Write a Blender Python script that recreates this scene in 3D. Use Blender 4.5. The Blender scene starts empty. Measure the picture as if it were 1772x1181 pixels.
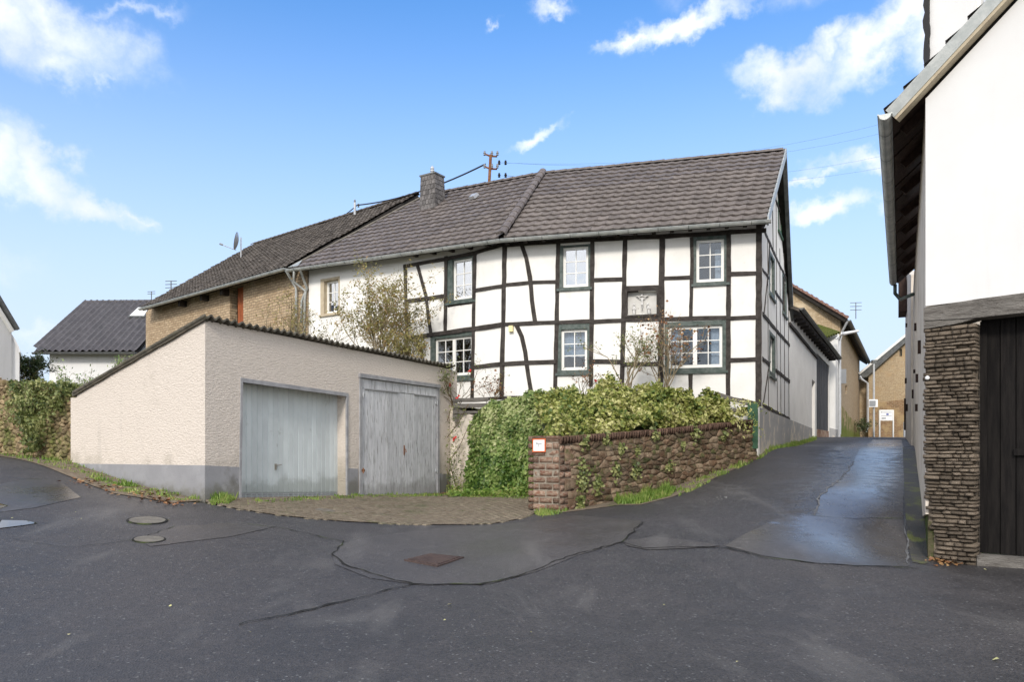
import bpy, bmesh, math, random
import numpy as np
from mathutils import Vector, Matrix, noise
from mathutils.geometry import delaunay_2d_cdt
R = math.radians
random.seed(7)
rng = np.random.default_rng(7)
scn = bpy.context.scene
COL = scn.collection

# ------------------------------------------------------------------ camera, sky, sun, exposure
E, F, CX, HY = 1.6, 1300.0, 886.0, 780.0          # eye height; focal length, centre and horizon of the 1772 px photograph
cam_d = bpy.data.cameras.new('camera'); cam = bpy.data.objects.new('camera', cam_d); COL.objects.link(cam)
cam.location = (0, 0, E); cam.rotation_euler = (R(90), 0, 0)
cam_d.sensor_width = 36; cam_d.lens = F / 1772 * 36; cam_d.shift_y = (HY - 590.5) / 1772
cam_d.clip_start = .05; cam_d.clip_end = 3000
scn.camera = cam
SUN_AZ, SUN_EL = math.atan2(-.22, -.975), R(32)
sd = Vector((math.sin(SUN_AZ) * math.cos(SUN_EL), math.cos(SUN_AZ) * math.cos(SUN_EL), math.sin(SUN_EL)))
sun_d = bpy.data.lights.new('sun', 'SUN'); sun = bpy.data.objects.new('sun', sun_d); COL.objects.link(sun)
sun_d.energy = 1.15; sun_d.angle = R(10); sun_d.color = (1, .93, .84)
sun.rotation_euler = (-sd).to_track_quat('-Z', 'Y').to_euler()
scn.view_settings.view_transform = 'Standard'; scn.view_settings.look = 'None'
scn.view_settings.gamma = 1; scn.view_settings.use_curve_mapping = False
scn.view_settings.exposure = 1.3
scn.render.engine = 'CYCLES'

# ---- node helpers
def nd(nt, kind, **kw):
    n = nt.nodes.new(kind)
    for k, v in kw.items():
        if k.startswith('i_'):
            key = k[2:]; key = int(key) if key.isdigit() else key.replace('_', ' ')
            n.inputs[key].default_value = v
        else: setattr(n, k, v)
    return n
def lk(nt, a, b): nt.links.new(a, b)
def mth(nt, op, a, b=None, c=None, clamp=False):
    n = nt.nodes.new('ShaderNodeMath'); n.operation = op; n.use_clamp = clamp
    for i, x in enumerate((a, b, c)):
        if x is None: continue
        if isinstance(x, (int, float)): n.inputs[i].default_value = x
        else: nt.links.new(x, n.inputs[i])
    return n.outputs[0]
def vdot(nt, v, vec):
    n = nt.nodes.new('ShaderNodeVectorMath'); n.operation = 'DOT_PRODUCT'
    nt.links.new(v, n.inputs[0]); n.inputs[1].default_value = vec
    return n.outputs['Value']
def mixc(nt, fac, a, b, blend='MIX'):
    n = nt.nodes.new('ShaderNodeMix'); n.data_type = 'RGBA'; n.blend_type = blend
    for s, x in ((n.inputs[0], fac), (n.inputs[6], a), (n.inputs[7], b)):
        if isinstance(x, (int, float)): s.default_value = x
        elif isinstance(x, (tuple, list)): s.default_value = (*x[:3], 1)
        else: nt.links.new(x, s)
    return n.outputs[2]
def smooth(nt, x, lo, hi):
    n = nt.nodes.new('ShaderNodeMapRange'); n.interpolation_type = 'SMOOTHSTEP'
    nt.links.new(x, n.inputs[0]); n.inputs[1].default_value = lo; n.inputs[2].default_value = hi
    return n.outputs[0]

world = bpy.data.worlds.new('World'); scn.world = world; world.use_nodes = True
wt = world.node_tree; wt.nodes.clear()
sky = nd(wt, 'ShaderNodeTexSky', sky_type='NISHITA', sun_disc=False, sun_elevation=SUN_EL, sun_rotation=SUN_AZ,
         air_density=1.0, dust_density=.6, ozone_density=2.2)
gam = nd(wt, 'ShaderNodeHueSaturation', i_Saturation=1.0, i_Value=1.0); lk(wt, sky.outputs[0], gam.inputs['Color'])
tc = nd(wt, 'ShaderNodeTexCoord'); dvec = tc.outputs['Generated']
# clouds: (px, py, half length, half height, tilt degrees, strength) in picture pixels
CLOUDS = [(60, 45, 170, 75, -20, 1.0), (-60, 20, 160, 90, 0, 1.0), (60, 90, 110, 50, -25, .9), (200, 30, 130, 20, 5, .5), (150, 140, 40, 20, -35, .6),
          (60, 285, 130, 45, -20, 1.0), (-60, 270, 140, 50, 0, 1.0), (170, 335, 90, 30, -12, 1.0), (235, 352, 35, 14, -10, .8),
          (1180, 45, 130, 32, 14, 1.1), (1100, 75, 70, 20, 10, .9), (980, 10, 60, 18, 0, .7),
          (1500, 90, 130, 50, 12, 1.15), (1360, 135, 110, 38, 8, 1.05), (1420, 85, 60, 30, 20, .9), (1570, 60, 60, 50, 0, 1.1), (1610, 110, 80, 60, 0, 1.0),
          (925, 252, 62, 15, 22, .85), (1495, 293, 70, 24, -5, 1.1), (1420, 316, 30, 14, 0, 1.0), (1432, 378, 66, 26, 3, 1.15), (840, 35, 25, 10, 20, .5),
          (70, 560, 90, 22, 0, .55), (-140, 420, 200, 60, 0, .9), (1740, 250, 200, 80, 0, 1.0), (1480, -190, 330, 120, 8, 1.2), (1050, -260, 240, 70, 5, 1.0), (350, -240, 300, 80, -8, 1.0)]  # clouds above the frame are unseen, added to whiten the wet lane's reflection
wn = nd(wt, 'ShaderNodeTexNoise', i_Scale=6.0, i_Detail=7.0, i_Roughness=.6); lk(wt, dvec, wn.inputs['Vector'])
wv = nd(wt, 'ShaderNodeVectorMath', operation='MULTIPLY_ADD'); lk(wt, wn.outputs['Color'], wv.inputs[0]); wv.inputs[1].default_value = (.22, .22, .22); 
wa_ = nd(wt, 'ShaderNodeVectorMath', operation='SUBTRACT'); lk(wt, dvec, wa_.inputs[0]); wa_.inputs[1].default_value = (.11, .11, .11); lk(wt, wa_.outputs[0], wv.inputs[2])
dwarp = wv.outputs[0]
n1 = nd(wt, 'ShaderNodeTexNoise', i_Scale=7.0, i_Detail=10.0, i_Roughness=.68); lk(wt, dvec, n1.inputs['Vector'])
n2 = nd(wt, 'ShaderNodeTexNoise', i_Scale=2.6, i_Detail=5.0); lk(wt, dvec, n2.inputs['Vector'])
acc = None
for (px, py, a, b, tilt, st) in CLOUDS:
    c = Vector(((px - CX) / F, 1, (HY - py) / F)); dist = c.length; c.normalize()
    rt = Vector((c.y, -c.x, 0)).normalized(); up = rt.cross(c)
    t = R(tilt); la = rt * math.cos(t) + up * math.sin(t); lb = up * math.cos(t) - rt * math.sin(t)
    ka = dist * F / (a * 1.25); kb = dist * F / (b * 1.35)
    x = vdot(wt, dwarp, tuple(la * ka)); y = vdot(wt, dwarp, tuple(lb * kb))
    r2 = mth(wt, 'ADD', mth(wt, 'MULTIPLY', x, x), mth(wt, 'MULTIPLY', y, y))
    v = mth(wt, 'MULTIPLY', mth(wt, 'SUBTRACT', 1.0, mth(wt, 'SQRT', r2)), st)
    fr = mth(wt, 'GREATER_THAN', vdot(wt, dvec, tuple(c)), 0)
    v = mth(wt, 'MULTIPLY', mth(wt, 'MAXIMUM', v, 0.0), fr)
    acc = v if acc is None else mth(wt, 'MAXIMUM', acc, v)
ns = mth(wt, 'MULTIPLY', mth(wt, 'SUBTRACT', n1.outputs[0], .5), 2.6)
ins = smooth(wt, acc, 0.0, .45)
m1 = smooth(wt, mth(wt, 'ADD', mth(wt, 'MULTIPLY', acc, 1.05), mth(wt, 'MULTIPLY', ns, .42)), .0, 1.25)
m1 = mth(wt, 'MULTIPLY', m1, ins)
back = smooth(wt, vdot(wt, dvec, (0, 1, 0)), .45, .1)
m2 = mth(wt, 'MULTIPLY', smooth(wt, mth(wt, 'ADD', n2.outputs[0], mth(wt, 'MULTIPLY', ns, .08)), .30, .50), back)  # dense clouds behind the camera, added to whiten the ambient light
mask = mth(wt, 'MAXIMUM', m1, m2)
dn = nd(wt, 'ShaderNodeTexNoise', i_Scale=5.0, i_Detail=4.0); lk(wt, dvec, dn.inputs['Vector'])
ccol = mixc(wt, smooth(wt, dn.outputs[0], .35, .65), (2.6, 2.75, 3.1), (3.7, 3.7, 3.75))
ccol = mixc(wt, back, ccol, (5.0, 5.0, 5.1))  # the unseen clouds behind are made brighter as fill light
grade = mixc(wt, 1.0, gam.outputs[0], (.29, .54, .74), 'MULTIPLY')
sz = nd(wt, 'ShaderNodeSeparateXYZ'); lk(wt, dvec, sz.inputs[0])
grade = mixc(wt, mth(wt, 'MULTIPLY', smooth(wt, sz.outputs[2], .58, .06), .95), grade, (2.05, 2.35, 2.75))
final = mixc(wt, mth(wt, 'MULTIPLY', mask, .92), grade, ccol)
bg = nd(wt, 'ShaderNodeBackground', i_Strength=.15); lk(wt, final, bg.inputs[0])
wo = nd(wt, 'ShaderNodeOutputWorld'); lk(wt, bg.outputs[0], wo.inputs[0])

# ------------------------------------------------------------------ geometry helpers
def W(px, py, Z): return Vector(((px - CX) / F * Z, Z, E + (HY - py) / F * Z))
def hit3(px, py, p0, n):
    d = Vector(((px - CX) / F, 1, (HY - py) / F)); o = Vector((0, 0, E))
    return o + d * ((p0 - o).dot(n) / d.dot(n))
class Plane:
    def __init__(s, a, b):
        s.o = Vector((a[0], a[1])); d = Vector((b[0], b[1])) - s.o; s.len = d.length; s.d = d.normalized()
        n = Vector((s.d.y, -s.d.x)); s.n = n if n.dot(s.o) < 0 else -n
    def k(s, px):
        r = (px - CX) / F
        u = (r * s.o.y - s.o.x) / (s.d.x - r * s.d.y)
        return u, s.o.y + u * s.d.y
    def u(s, px): return s.k(px)[0]
    def uv(s, px, py):
        u, z = s.k(px); return (u, E + (HY - py) / F * z)
    def P(s, u, v, off=0.0):
        q = s.o + s.d * u + s.n * off; return Vector((q.x, q.y, v))
    def at(s, px, py, off=0.0): return s.P(*s.uv(px, py), off)
class MB:
    def __init__(s): s.v = []; s.f = []
    def add(s, vs, fs):
        b = len(s.v); s.v += [tuple(x) for x in vs]; s.f += [tuple(i + b for i in f) for f in fs]; return s
    def prism(s, front, back):
        n = len(front)
        s.add(list(front) + list(back), [tuple(range(n)), tuple(range(2 * n - 1, n - 1, -1))] + [(i, i + n, (i + 1) % n + n, (i + 1) % n) for i in range(n)])
        return s
    def poly(s, pl, uv, o0, o1):
        return s.prism([pl.P(u, v, o1) for u, v in uv], [pl.P(u, v, o0) for u, v in uv])
    def pbox(s, pl, u0, u1, v0, v1, o0, o1):
        return s.poly(pl, [(u0, v0), (u1, v0), (u1, v1), (u0, v1)], o0, o1)
    def box(s, lo, hi):
        (a, b, c), (d, e, f) = lo, hi
        return s.prism([Vector(q) for q in ((a, b, c), (d, b, c), (d, b, f), (a, b, f))], [Vector(q) for q in ((a, e, c), (d, e, c), (d, e, f), (a, e, f))])
    def strip(s, pl, uv, w, o0, o1, jit=.0, step=.3, hw=None):
        pts = [Vector(p) for p in uv]; out = []
        for a, b in zip(pts, pts[1:]):
            n = max(1, int((b - a).length / step))
            out += [a.lerp(b, i / n) for i in range(n)]
        out.append(pts[-1])
        L, Rr = [], []
        for i, p in enumerate(out):
            t = (out[min(i + 1, len(out) - 1)] - out[max(i - 1, 0)]).normalized(); q = Vector((-t.y, t.x))
            L.append(p + q * (w / 2 + random.uniform(-jit, jit))); Rr.append(p - q * (w / 2 + random.uniform(-jit, jit)))
        n = len(out); vs = []
        for a, b in zip(L, Rr): vs += [pl.P(a.x, a.y, o1), pl.P(b.x, b.y, o1), pl.P(a.x, a.y, o0), pl.P(b.x, b.y, o0)]
        fs = []
        for i in range(n - 1):
            k = 4 * i; m = k + 4
            fs += [(k, k + 1, m + 1, m), (k + 2, m + 2, m + 3, k + 3), (k, m, m + 2, k + 2), (k + 1, k + 3, m + 3, m + 1)]
        fs += [(0, 2, 3, 1), (4 * n - 4, 4 * n - 3, 4 * n - 1, 4 * n - 2)]
        return s.add(vs, fs)
    def tube(s, pts, r, seg=8, r1=None, cap=True, half=False):
        pts = [Vector(p) for p in pts]; n = len(pts); vs = []; pn = None
        for i, p in enumerate(pts):
            t = (pts[min(i + 1, n - 1)] - pts[max(i - 1, 0)]).normalized()
            a = Vector((0, 0, 1)) if abs(t.z) < .9 else Vector((1, 0, 0))
            x = t.cross(a).normalized()
            if pn is not None and x.dot(pn) < 0: x = -x
            if pn is not None:
                x = (pn - t * pn.dot(t)).normalized()
            pn = x; y = x.cross(t); rr = r if r1 is None else r + (r1 - r) * i / (n - 1)
            for k in range(seg):
                an = 2 * math.pi * k / seg; vs.append(p + x * math.cos(an) * rr + y * math.sin(an) * rr)
        fs = [(i * seg + k, i * seg + (k + 1) % seg, (i + 1) * seg + (k + 1) % seg, (i + 1) * seg + k) for i in range(n - 1) for k in range(seg)]
        if cap: fs += [tuple(range(seg)), tuple(range(n * seg - 1, (n - 1) * seg - 1, -1))]
        return s.add(vs, fs)
    def lathe(s, c, prof, seg=12):
        vs = [Vector((c[0] + r * math.cos(2 * math.pi * k / seg), c[1] + r * math.sin(2 * math.pi * k / seg), c[2] + z)) for r, z in prof for k in range(seg)]
        n = len(prof)
        fs = [(i * seg + k, i * seg + (k + 1) % seg, (i + 1) * seg + (k + 1) % seg, (i + 1) * seg + k) for i in range(n - 1) for k in range(seg)]
        fs += [tuple(range(seg)), tuple(range(n * seg - 1, (n - 1) * seg - 1, -1))]
        return s.add(vs, fs)
    def ball(s, c, r, seg=8, sq=(1, 1, 1)):
        prof = [(max(.02 * r, r * math.sin(math.pi * i / 6)), -r * math.cos(math.pi * i / 6)) for i in range(7)]
        b = len(s.v); s.lathe((0, 0, 0), prof, seg)
        s.v[b:] = [(c[0] + x * sq[0], c[1] + y * sq[1], c[2] + z * sq[2]) for x, y, z in s.v[b:]]
        return s
    def wall(s, pl, outline, holes, o0, o1):
        def inside(p, poly):
            c = False; n = len(poly)
            for i in range(n):
                a, b = poly[i], poly[i - 1]
                if (a[1] > p[1]) != (b[1] > p[1]) and p[0] < (b[0] - a[0]) * (p[1] - a[1]) / (b[1] - a[1]) + a[0]: c = not c
            return c
        vs = [Vector(p) for p in outline]; es = [(i, (i + 1) % len(outline)) for i in range(len(outline))]
        for h in holes:
            b = len(vs); vs += [Vector(p) for p in h]; es += [(b + i, b + (i + 1) % len(h)) for i in range(len(h))]
        ov, oe, of, *_ = delaunay_2d_cdt(vs, es, [], 0, 1e-5)
        keep = []
        for f in of:
            c = sum((ov[i] for i in f), Vector((0, 0))) / len(f)
            if inside(c, outline) and not any(inside(c, h) for h in holes): keep.append(tuple(f))
        s.add([pl.P(p.x, p.y, o1) for p in ov], keep); s.add([pl.P(p.x, p.y, o0) for p in ov], [tuple(reversed(f)) for f in keep])
        for loop in [outline] + list(holes):
            n = len(loop)
            s.add([pl.P(*p, o1) for p in loop] + [pl.P(*p, o0) for p in loop], [(i, (i + 1) % n, (i + 1) % n + n, i + n) for i in range(n)])
        return s
    def mesh(s, name, off=Vector((0, 0, 0)), smooth=False, recalc=True):
        me = bpy.data.meshes.new(name)
        me.from_pydata([(x - off[0], y - off[1], z - off[2]) for x, y, z in s.v], [], s.f); 
        if recalc:
            bm = bmesh.new(); bm.from_mesh(me); bmesh.ops.recalc_face_normals(bm, faces=bm.faces); bm.to_mesh(me); bm.free()
        if smooth: me.polygons.foreach_set('use_smooth', [True] * len(me.polygons))
        me.update(); return me
def tag(o, label=None, cat=None, group=None, kind=None):
    for k, v in (('label', label), ('category', cat), ('group', group), ('kind', kind)):
        if v: o[k] = v
    return o
class Thing:
    def __init__(s, name, label, cat, loc, group=None):
        s.loc = Vector(loc); s.root = bpy.data.objects.new(name, None); COL.objects.link(s.root)
        s.root.location = s.loc; s.root.empty_display_size = .2
        tag(s.root, label, cat, group)
    def part(s, mb, name, m, parent=None, label=None, kind=None, smooth=False, recalc=True):
        me = mb.mesh(name, s.loc, smooth, recalc); me.materials.append(m)
        o = bpy.data.objects.new(name, me); COL.objects.link(o); o.parent = parent or s.root
        if kind: o['kind'] = kind
        if label: o['label'] = label
        return o
    def inst(s, me, name, mat4, parent=None):
        o = bpy.data.objects.new(name, me); COL.objects.link(o); o.parent = parent or s.root
        o.matrix_local = Matrix.Translation(-s.loc) @ mat4
        return o
def solo(mb, name, m, label=None, cat=None, loc=(0, 0, 0), group=None, kind=None, smooth=False, recalc=True):
    me = mb.mesh(name, Vector(loc), smooth, recalc); me.materials.append(m)
    o = bpy.data.objects.new(name, me); COL.objects.link(o); o.location = loc
    return tag(o, label, cat, group, kind)

# ------------------------------------------------------------------ materials
def mat(name, c1, c2=None, scale=3, detail=6, rough=.85, bump=0.0, bscale=40, stretch=(1, 1, 1), spec=.3, metal=0, rnd=0, isl=0,
        c3=None, s3=.8, t3=(.55, .75), lo=.35, hi=.65, bdet=5, bdist=.02, rr=None):
    m = bpy.data.materials.new(name); m.use_nodes = True; nt = m.node_tree; nt.nodes.clear()
    out = nd(nt, 'ShaderNodeOutputMaterial'); bs = nd(nt, 'ShaderNodeBsdfPrincipled'); lk(nt, bs.outputs[0], out.inputs[0])
    t = nd(nt, 'ShaderNodeTexCoord'); mp = nd(nt, 'ShaderNodeMapping'); mp.inputs['Scale'].default_value = stretch
    lk(nt, t.outputs['Object'], mp.inputs[0]); vec = mp.outputs[0]
    if rnd:
        oi = nd(nt, 'ShaderNodeObjectInfo'); add = nd(nt, 'ShaderNodeVectorMath', operation='ADD')
        cb = nd(nt, 'ShaderNodeCombineXYZ'); sc = mth(nt, 'MULTIPLY', oi.outputs['Random'], 37.0)
        for i in range(3): lk(nt, sc, cb.inputs[i])
        lk(nt, vec, add.inputs[0]); lk(nt, cb.outputs[0], add.inputs[1]); vec = add.outputs[0]
    n = nd(nt, 'ShaderNodeTexNoise', i_Scale=scale, i_Detail=detail, i_Roughness=.6); lk(nt, vec, n.inputs['Vector'])
    col = mixc(nt, smooth_(nt, n.outputs[0], lo, hi), c1, c2 or c1)
    if c3:
        n3 = nd(nt, 'ShaderNodeTexNoise', i_Scale=s3, i_Detail=7, i_Roughness=.65); lk(nt, vec, n3.inputs['Vector'])
        col = mixc(nt, smooth_(nt, n3.outputs[0], *t3), col, c3)
    if rnd or isl:
        if rnd: src = nd(nt, 'ShaderNodeObjectInfo').outputs['Random']; k = rnd
        else: src = nd(nt, 'ShaderNodeNewGeometry').outputs['Random Per Island']; k = isl
        f = mth(nt, 'ADD', mth(nt, 'MULTIPLY', mth(nt, 'SUBTRACT', src, .5), k * 2), 1.0)
        cb = nd(nt, 'ShaderNodeCombineColor'); 
        for i in range(3): lk(nt, f, cb.inputs[i])
        col = mixc(nt, 1.0, col, cb.outputs[0], 'MULTIPLY')
    lk(nt, col, bs.inputs['Base Color'])
    bs.inputs['Roughness'].default_value = rough; bs.inputs['Metallic'].default_value = metal
    bs.inputs['Specular IOR Level'].default_value = spec
    if rr:
        mr = nd(nt, 'ShaderNodeMapRange'); lk(nt, n.outputs[0], mr.inputs[0])
        mr.inputs[1].default_value = .35; mr.inputs[2].default_value = .65; mr.inputs[3].default_value = rr[0]; mr.inputs[4].default_value = rr[1]
        lk(nt, mr.outputs[0], bs.inputs['Roughness'])
    if bump:
        b = nd(nt, 'ShaderNodeBump', i_Strength=bump, i_Distance=bdist)
        nb = nd(nt, 'ShaderNodeTexNoise', i_Scale=bscale, i_Detail=bdet, i_Roughness=.6); lk(nt, vec, nb.inputs['Vector'])
        lk(nt, nb.outputs[0], b.inputs['Height']); lk(nt, b.outputs[0], bs.inputs['Normal'])
    m['bsdf'] = bs.name
    return m
smooth_ = smooth
def brickmat(name, d, c1, c2, mortar, bw=.24, bh=.075, rough=.9, bump=.6, blot=None, bthr=(.5, .7)):
    m = bpy.data.materials.new(name); m.use_nodes = True; nt = m.node_tree; nt.nodes.clear()
    out = nd(nt, 'ShaderNodeOutputMaterial'); bs = nd(nt, 'ShaderNodeBsdfPrincipled'); lk(nt, bs.outputs[0], out.inputs[0])
    t = nd(nt, 'ShaderNodeTexCoord'); o = t.outputs['Object']; sp = nd(nt, 'ShaderNodeSeparateXYZ'); lk(nt, o, sp.inputs[0])
    nw = nd(nt, 'ShaderNodeTexNoise', i_Scale=3, i_Detail=3); lk(nt, o, nw.inputs['Vector'])
    w = mth(nt, 'MULTIPLY', mth(nt, 'SUBTRACT', nw.outputs[0], .5), .06)
    cb = nd(nt, 'ShaderNodeCombineXYZ'); lk(nt, mth(nt, 'ADD', vdot(nt, o, (d.x, d.y, 0)), w), cb.inputs[0]); lk(nt, mth(nt, 'ADD', sp.outputs[2], w), cb.inputs[1])
    br = nd(nt, 'ShaderNodeTexBrick', i_Scale=1.0); lk(nt, cb.outputs[0], br.inputs['Vector'])
    br.inputs['Color1'].default_value = (*c1, 1); br.inputs['Color2'].default_value = (*c2, 1); br.inputs['Mortar'].default_value = (*mortar, 1)
    br.inputs['Mortar Size'].default_value = .012; br.inputs['Brick Width'].default_value = bw; br.inputs['Row Height'].default_value = bh
    br.inputs['Mortar Smooth'].default_value = .3
    n = nd(nt, 'ShaderNodeTexNoise', i_Scale=1.3, i_Detail=8, i_Roughness=.65); lk(nt, o, n.inputs['Vector'])
    n5 = nd(nt, 'ShaderNodeTexNoise', i_Scale=14, i_Detail=6); lk(nt, o, n5.inputs['Vector'])
    col = mixc(nt, smooth(nt, n5.outputs[0], .3, .7), br.outputs[0], mixc(nt, 1.0, br.outputs[0], (.72, .7, .66), 'MULTIPLY'))
    if blot: col = mixc(nt, smooth(nt, n.outputs[0], *bthr), col, blot)
    lk(nt, col, bs.inputs['Base Color']); bs.inputs['Roughness'].default_value = rough; bs.inputs['Specular IOR Level'].default_value = .15
    b = nd(nt, 'ShaderNodeBump', i_Strength=bump, i_Distance=.02)
    lk(nt, mth(nt, 'ADD', mth(nt, 'SUBTRACT', 1.0, br.outputs['Fac']), mth(nt, 'MULTIPLY', n5.outputs[0], .8)), b.inputs['Height']); lk(nt, b.outputs[0], bs.inputs['Normal'])
    return m
def asphalt(name, base, dark, wet=(.42, .6), wscale=.5, grit=.5, streak=(1, 1, 1)):
    m = bpy.data.materials.new(name); m.use_nodes = True; nt = m.node_tree; nt.nodes.clear()
    out = nd(nt, 'ShaderNodeOutputMaterial'); bs = nd(nt, 'ShaderNodeBsdfPrincipled'); lk(nt, bs.outputs[0], out.inputs[0])
    o = nd(nt, 'ShaderNodeTexCoord').outputs['Object']
    mp = nd(nt, 'ShaderNodeMapping'); mp.inputs['Scale'].default_value = streak; lk(nt, o, mp.inputs[0])
    v = nd(nt, 'ShaderNodeTexVoronoi', i_Scale=62.0); lk(nt, o, v.inputs['Vector'])
    v2 = nd(nt, 'ShaderNodeTexNoise', i_Scale=60.0, i_Detail=4); lk(nt, o, v2.inputs['Vector'])
    big = nd(nt, 'ShaderNodeTexNoise', i_Scale=wscale, i_Detail=6, i_Roughness=.6); lk(nt, mp.outputs[0], big.inputs['Vector'])
    mid = nd(nt, 'ShaderNodeTexNoise', i_Scale=3.5, i_Detail=8, i_Roughness=.7); lk(nt, o, mid.inputs['Vector'])
    sp = nd(nt, 'ShaderNodeSeparateColor'); lk(nt, v.outputs['Color'], sp.inputs[0])
    g = mth(nt, 'ADD', mth(nt, 'MULTIPLY', sp.outputs[0], grit * .8), 1 - grit * .38)
    col = mixc(nt, smooth(nt, mth(nt, 'ADD', mth(nt, 'MULTIPLY', big.outputs[0], .6), mth(nt, 'MULTIPLY', mid.outputs[0], .4)), .38, .62), dark, base)
    cb = nd(nt, 'ShaderNodeCombineColor')
    for i in range(3): lk(nt, g, cb.inputs[i])
    col = mixc(nt, 1.0, col, cb.outputs[0], 'MULTIPLY')
    sc_ = nd(nt, 'ShaderNodeTexNoise', i_Scale=1.1, i_Detail=7.0, i_Roughness=.6, i_Distortion=.6); mp2 = nd(nt, 'ShaderNodeMapping'); mp2.inputs['Scale'].default_value = (1, .35, 1); mp2.inputs['Rotation'].default_value = (0, 0, .5); lk(nt, o, mp2.inputs[0]); lk(nt, mp2.outputs[0], sc_.inputs['Vector'])
    col = mixc(nt, mth(nt, 'MULTIPLY', smooth(nt, sc_.outputs[0], .52, .72), .5), col, (.125, .118, .11))
    spk = mth(nt, 'GREATER_THAN', sp.outputs[1], .988)
    col = mixc(nt, mth(nt, 'MULTIPLY', spk, .4), col, (.32, .32, .31))
    lk(nt, col, bs.inputs['Base Color']); bs.inputs['Specular IOR Level'].default_value = .5
    mr = nd(nt, 'ShaderNodeMapRange'); lk(nt, mth(nt, 'ADD', mth(nt, 'MULTIPLY', big.outputs[0], .7), mth(nt, 'MULTIPLY', mid.outputs[0], .3)), mr.inputs[0])
    mr.inputs[1].default_value = .38; mr.inputs[2].default_value = .62; mr.inputs[3].default_value = wet[0]; mr.inputs[4].default_value = wet[1]
    p_, q_ = Vector((4.2, 10.0)), Vector((12.6, 26.2)); d_ = (q_ - p_).normalized(); L_ = (q_ - p_).length
    al = mth(nt, 'SUBTRACT', vdot(nt, o, (d_.x, d_.y, 0)), p_.dot(d_)); la_ = mth(nt, 'SUBTRACT', vdot(nt, o, (-d_.y, d_.x, 0)), p_.dot(Vector((-d_.y, d_.x))))
    wob = mth(nt, 'MULTIPLY', mth(nt, 'SUBTRACT', mid.outputs[0], .5), 2.2)
    wm = mth(nt, 'MULTIPLY', smooth(nt, mth(nt, 'ADD', mth(nt, 'ABSOLUTE', la_), wob), 1.25, .35), mth(nt, 'MULTIPLY', smooth(nt, mth(nt, 'ADD', al, wob), -.4, .9), smooth(nt, al, L_ + 6, L_ - 2)))
    wn_ = nd(nt, 'ShaderNodeTexNoise', i_Scale=.22, i_Detail=5.0, i_Roughness=.55); lk(nt, o, wn_.inputs['Vector'])
    wm = mth(nt, 'MAXIMUM', wm, mth(nt, 'MULTIPLY', smooth(nt, wn_.outputs[0], .56, .72), .55))
    rg = nd(nt, 'ShaderNodeMix'); lk(nt, wm, rg.inputs[0]); lk(nt, mr.outputs[0], rg.inputs[2]); lk(nt, mth(nt, 'ADD', mth(nt, 'MULTIPLY', mid.outputs[0], .5), -.02), rg.inputs[3])
    lk(nt, rg.outputs[0], bs.inputs['Roughness'])
    lk(nt, mth(nt, 'ADD', mth(nt, 'MULTIPLY', wm, .5), .5), bs.inputs['Specular IOR Level'])
    col = mixc(nt, mth(nt, 'MULTIPLY', wm, .35), col, (.03, .03, .032)); lk(nt, col, bs.inputs['Base Color'])
    b = nd(nt, 'ShaderNodeBump', i_Strength=.7 * grit, i_Distance=.012); lk(nt, mth(nt, 'SUBTRACT', .7 * grit, mth(nt, 'MULTIPLY', wm, .25 * grit)), b.inputs['Strength'])
    lk(nt, mth(nt, 'ADD', v.outputs['Distance'], mth(nt, 'MULTIPLY', v2.outputs[0], 1.5)), b.inputs['Height']); lk(nt, b.outputs[0], bs.inputs['Normal'])
    return m
def glassmat(name, tint, refl=.3):
    m = bpy.data.materials.new(name); m.use_nodes = True; nt = m.node_tree; nt.nodes.clear()
    out = nd(nt, 'ShaderNodeOutputMaterial'); tr = nd(nt, 'ShaderNodeBsdfTransparent'); tr.inputs[0].default_value = (*tint, 1)
    gl = nd(nt, 'ShaderNodeBsdfGlossy', i_Roughness=.02); mx = nd(nt, 'ShaderNodeMixShader')
    fr = nd(nt, 'ShaderNodeFresnel', i_IOR=1.5)
    f = mth(nt, 'ADD', mth(nt, 'MULTIPLY', fr.outputs[0], 1.0), refl, clamp=True)
    b = nd(nt, 'ShaderNodeBump', i_Strength=.08, i_Distance=.05); n = nd(nt, 'ShaderNodeTexNoise', i_Scale=1.4); 
    lk(nt, nd(nt, 'ShaderNodeTexCoord').outputs['Object'], n.inputs['Vector']); lk(nt, n.outputs[0], b.inputs['Height']); lk(nt, b.outputs[0], gl.inputs['Normal'])
    lk(nt, f, mx.inputs[0]); lk(nt, tr.outputs[0], mx.inputs[1]); lk(nt, gl.outputs[0], mx.inputs[2]); lk(nt, mx.outputs[0], out.inputs[0])
    return m
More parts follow.
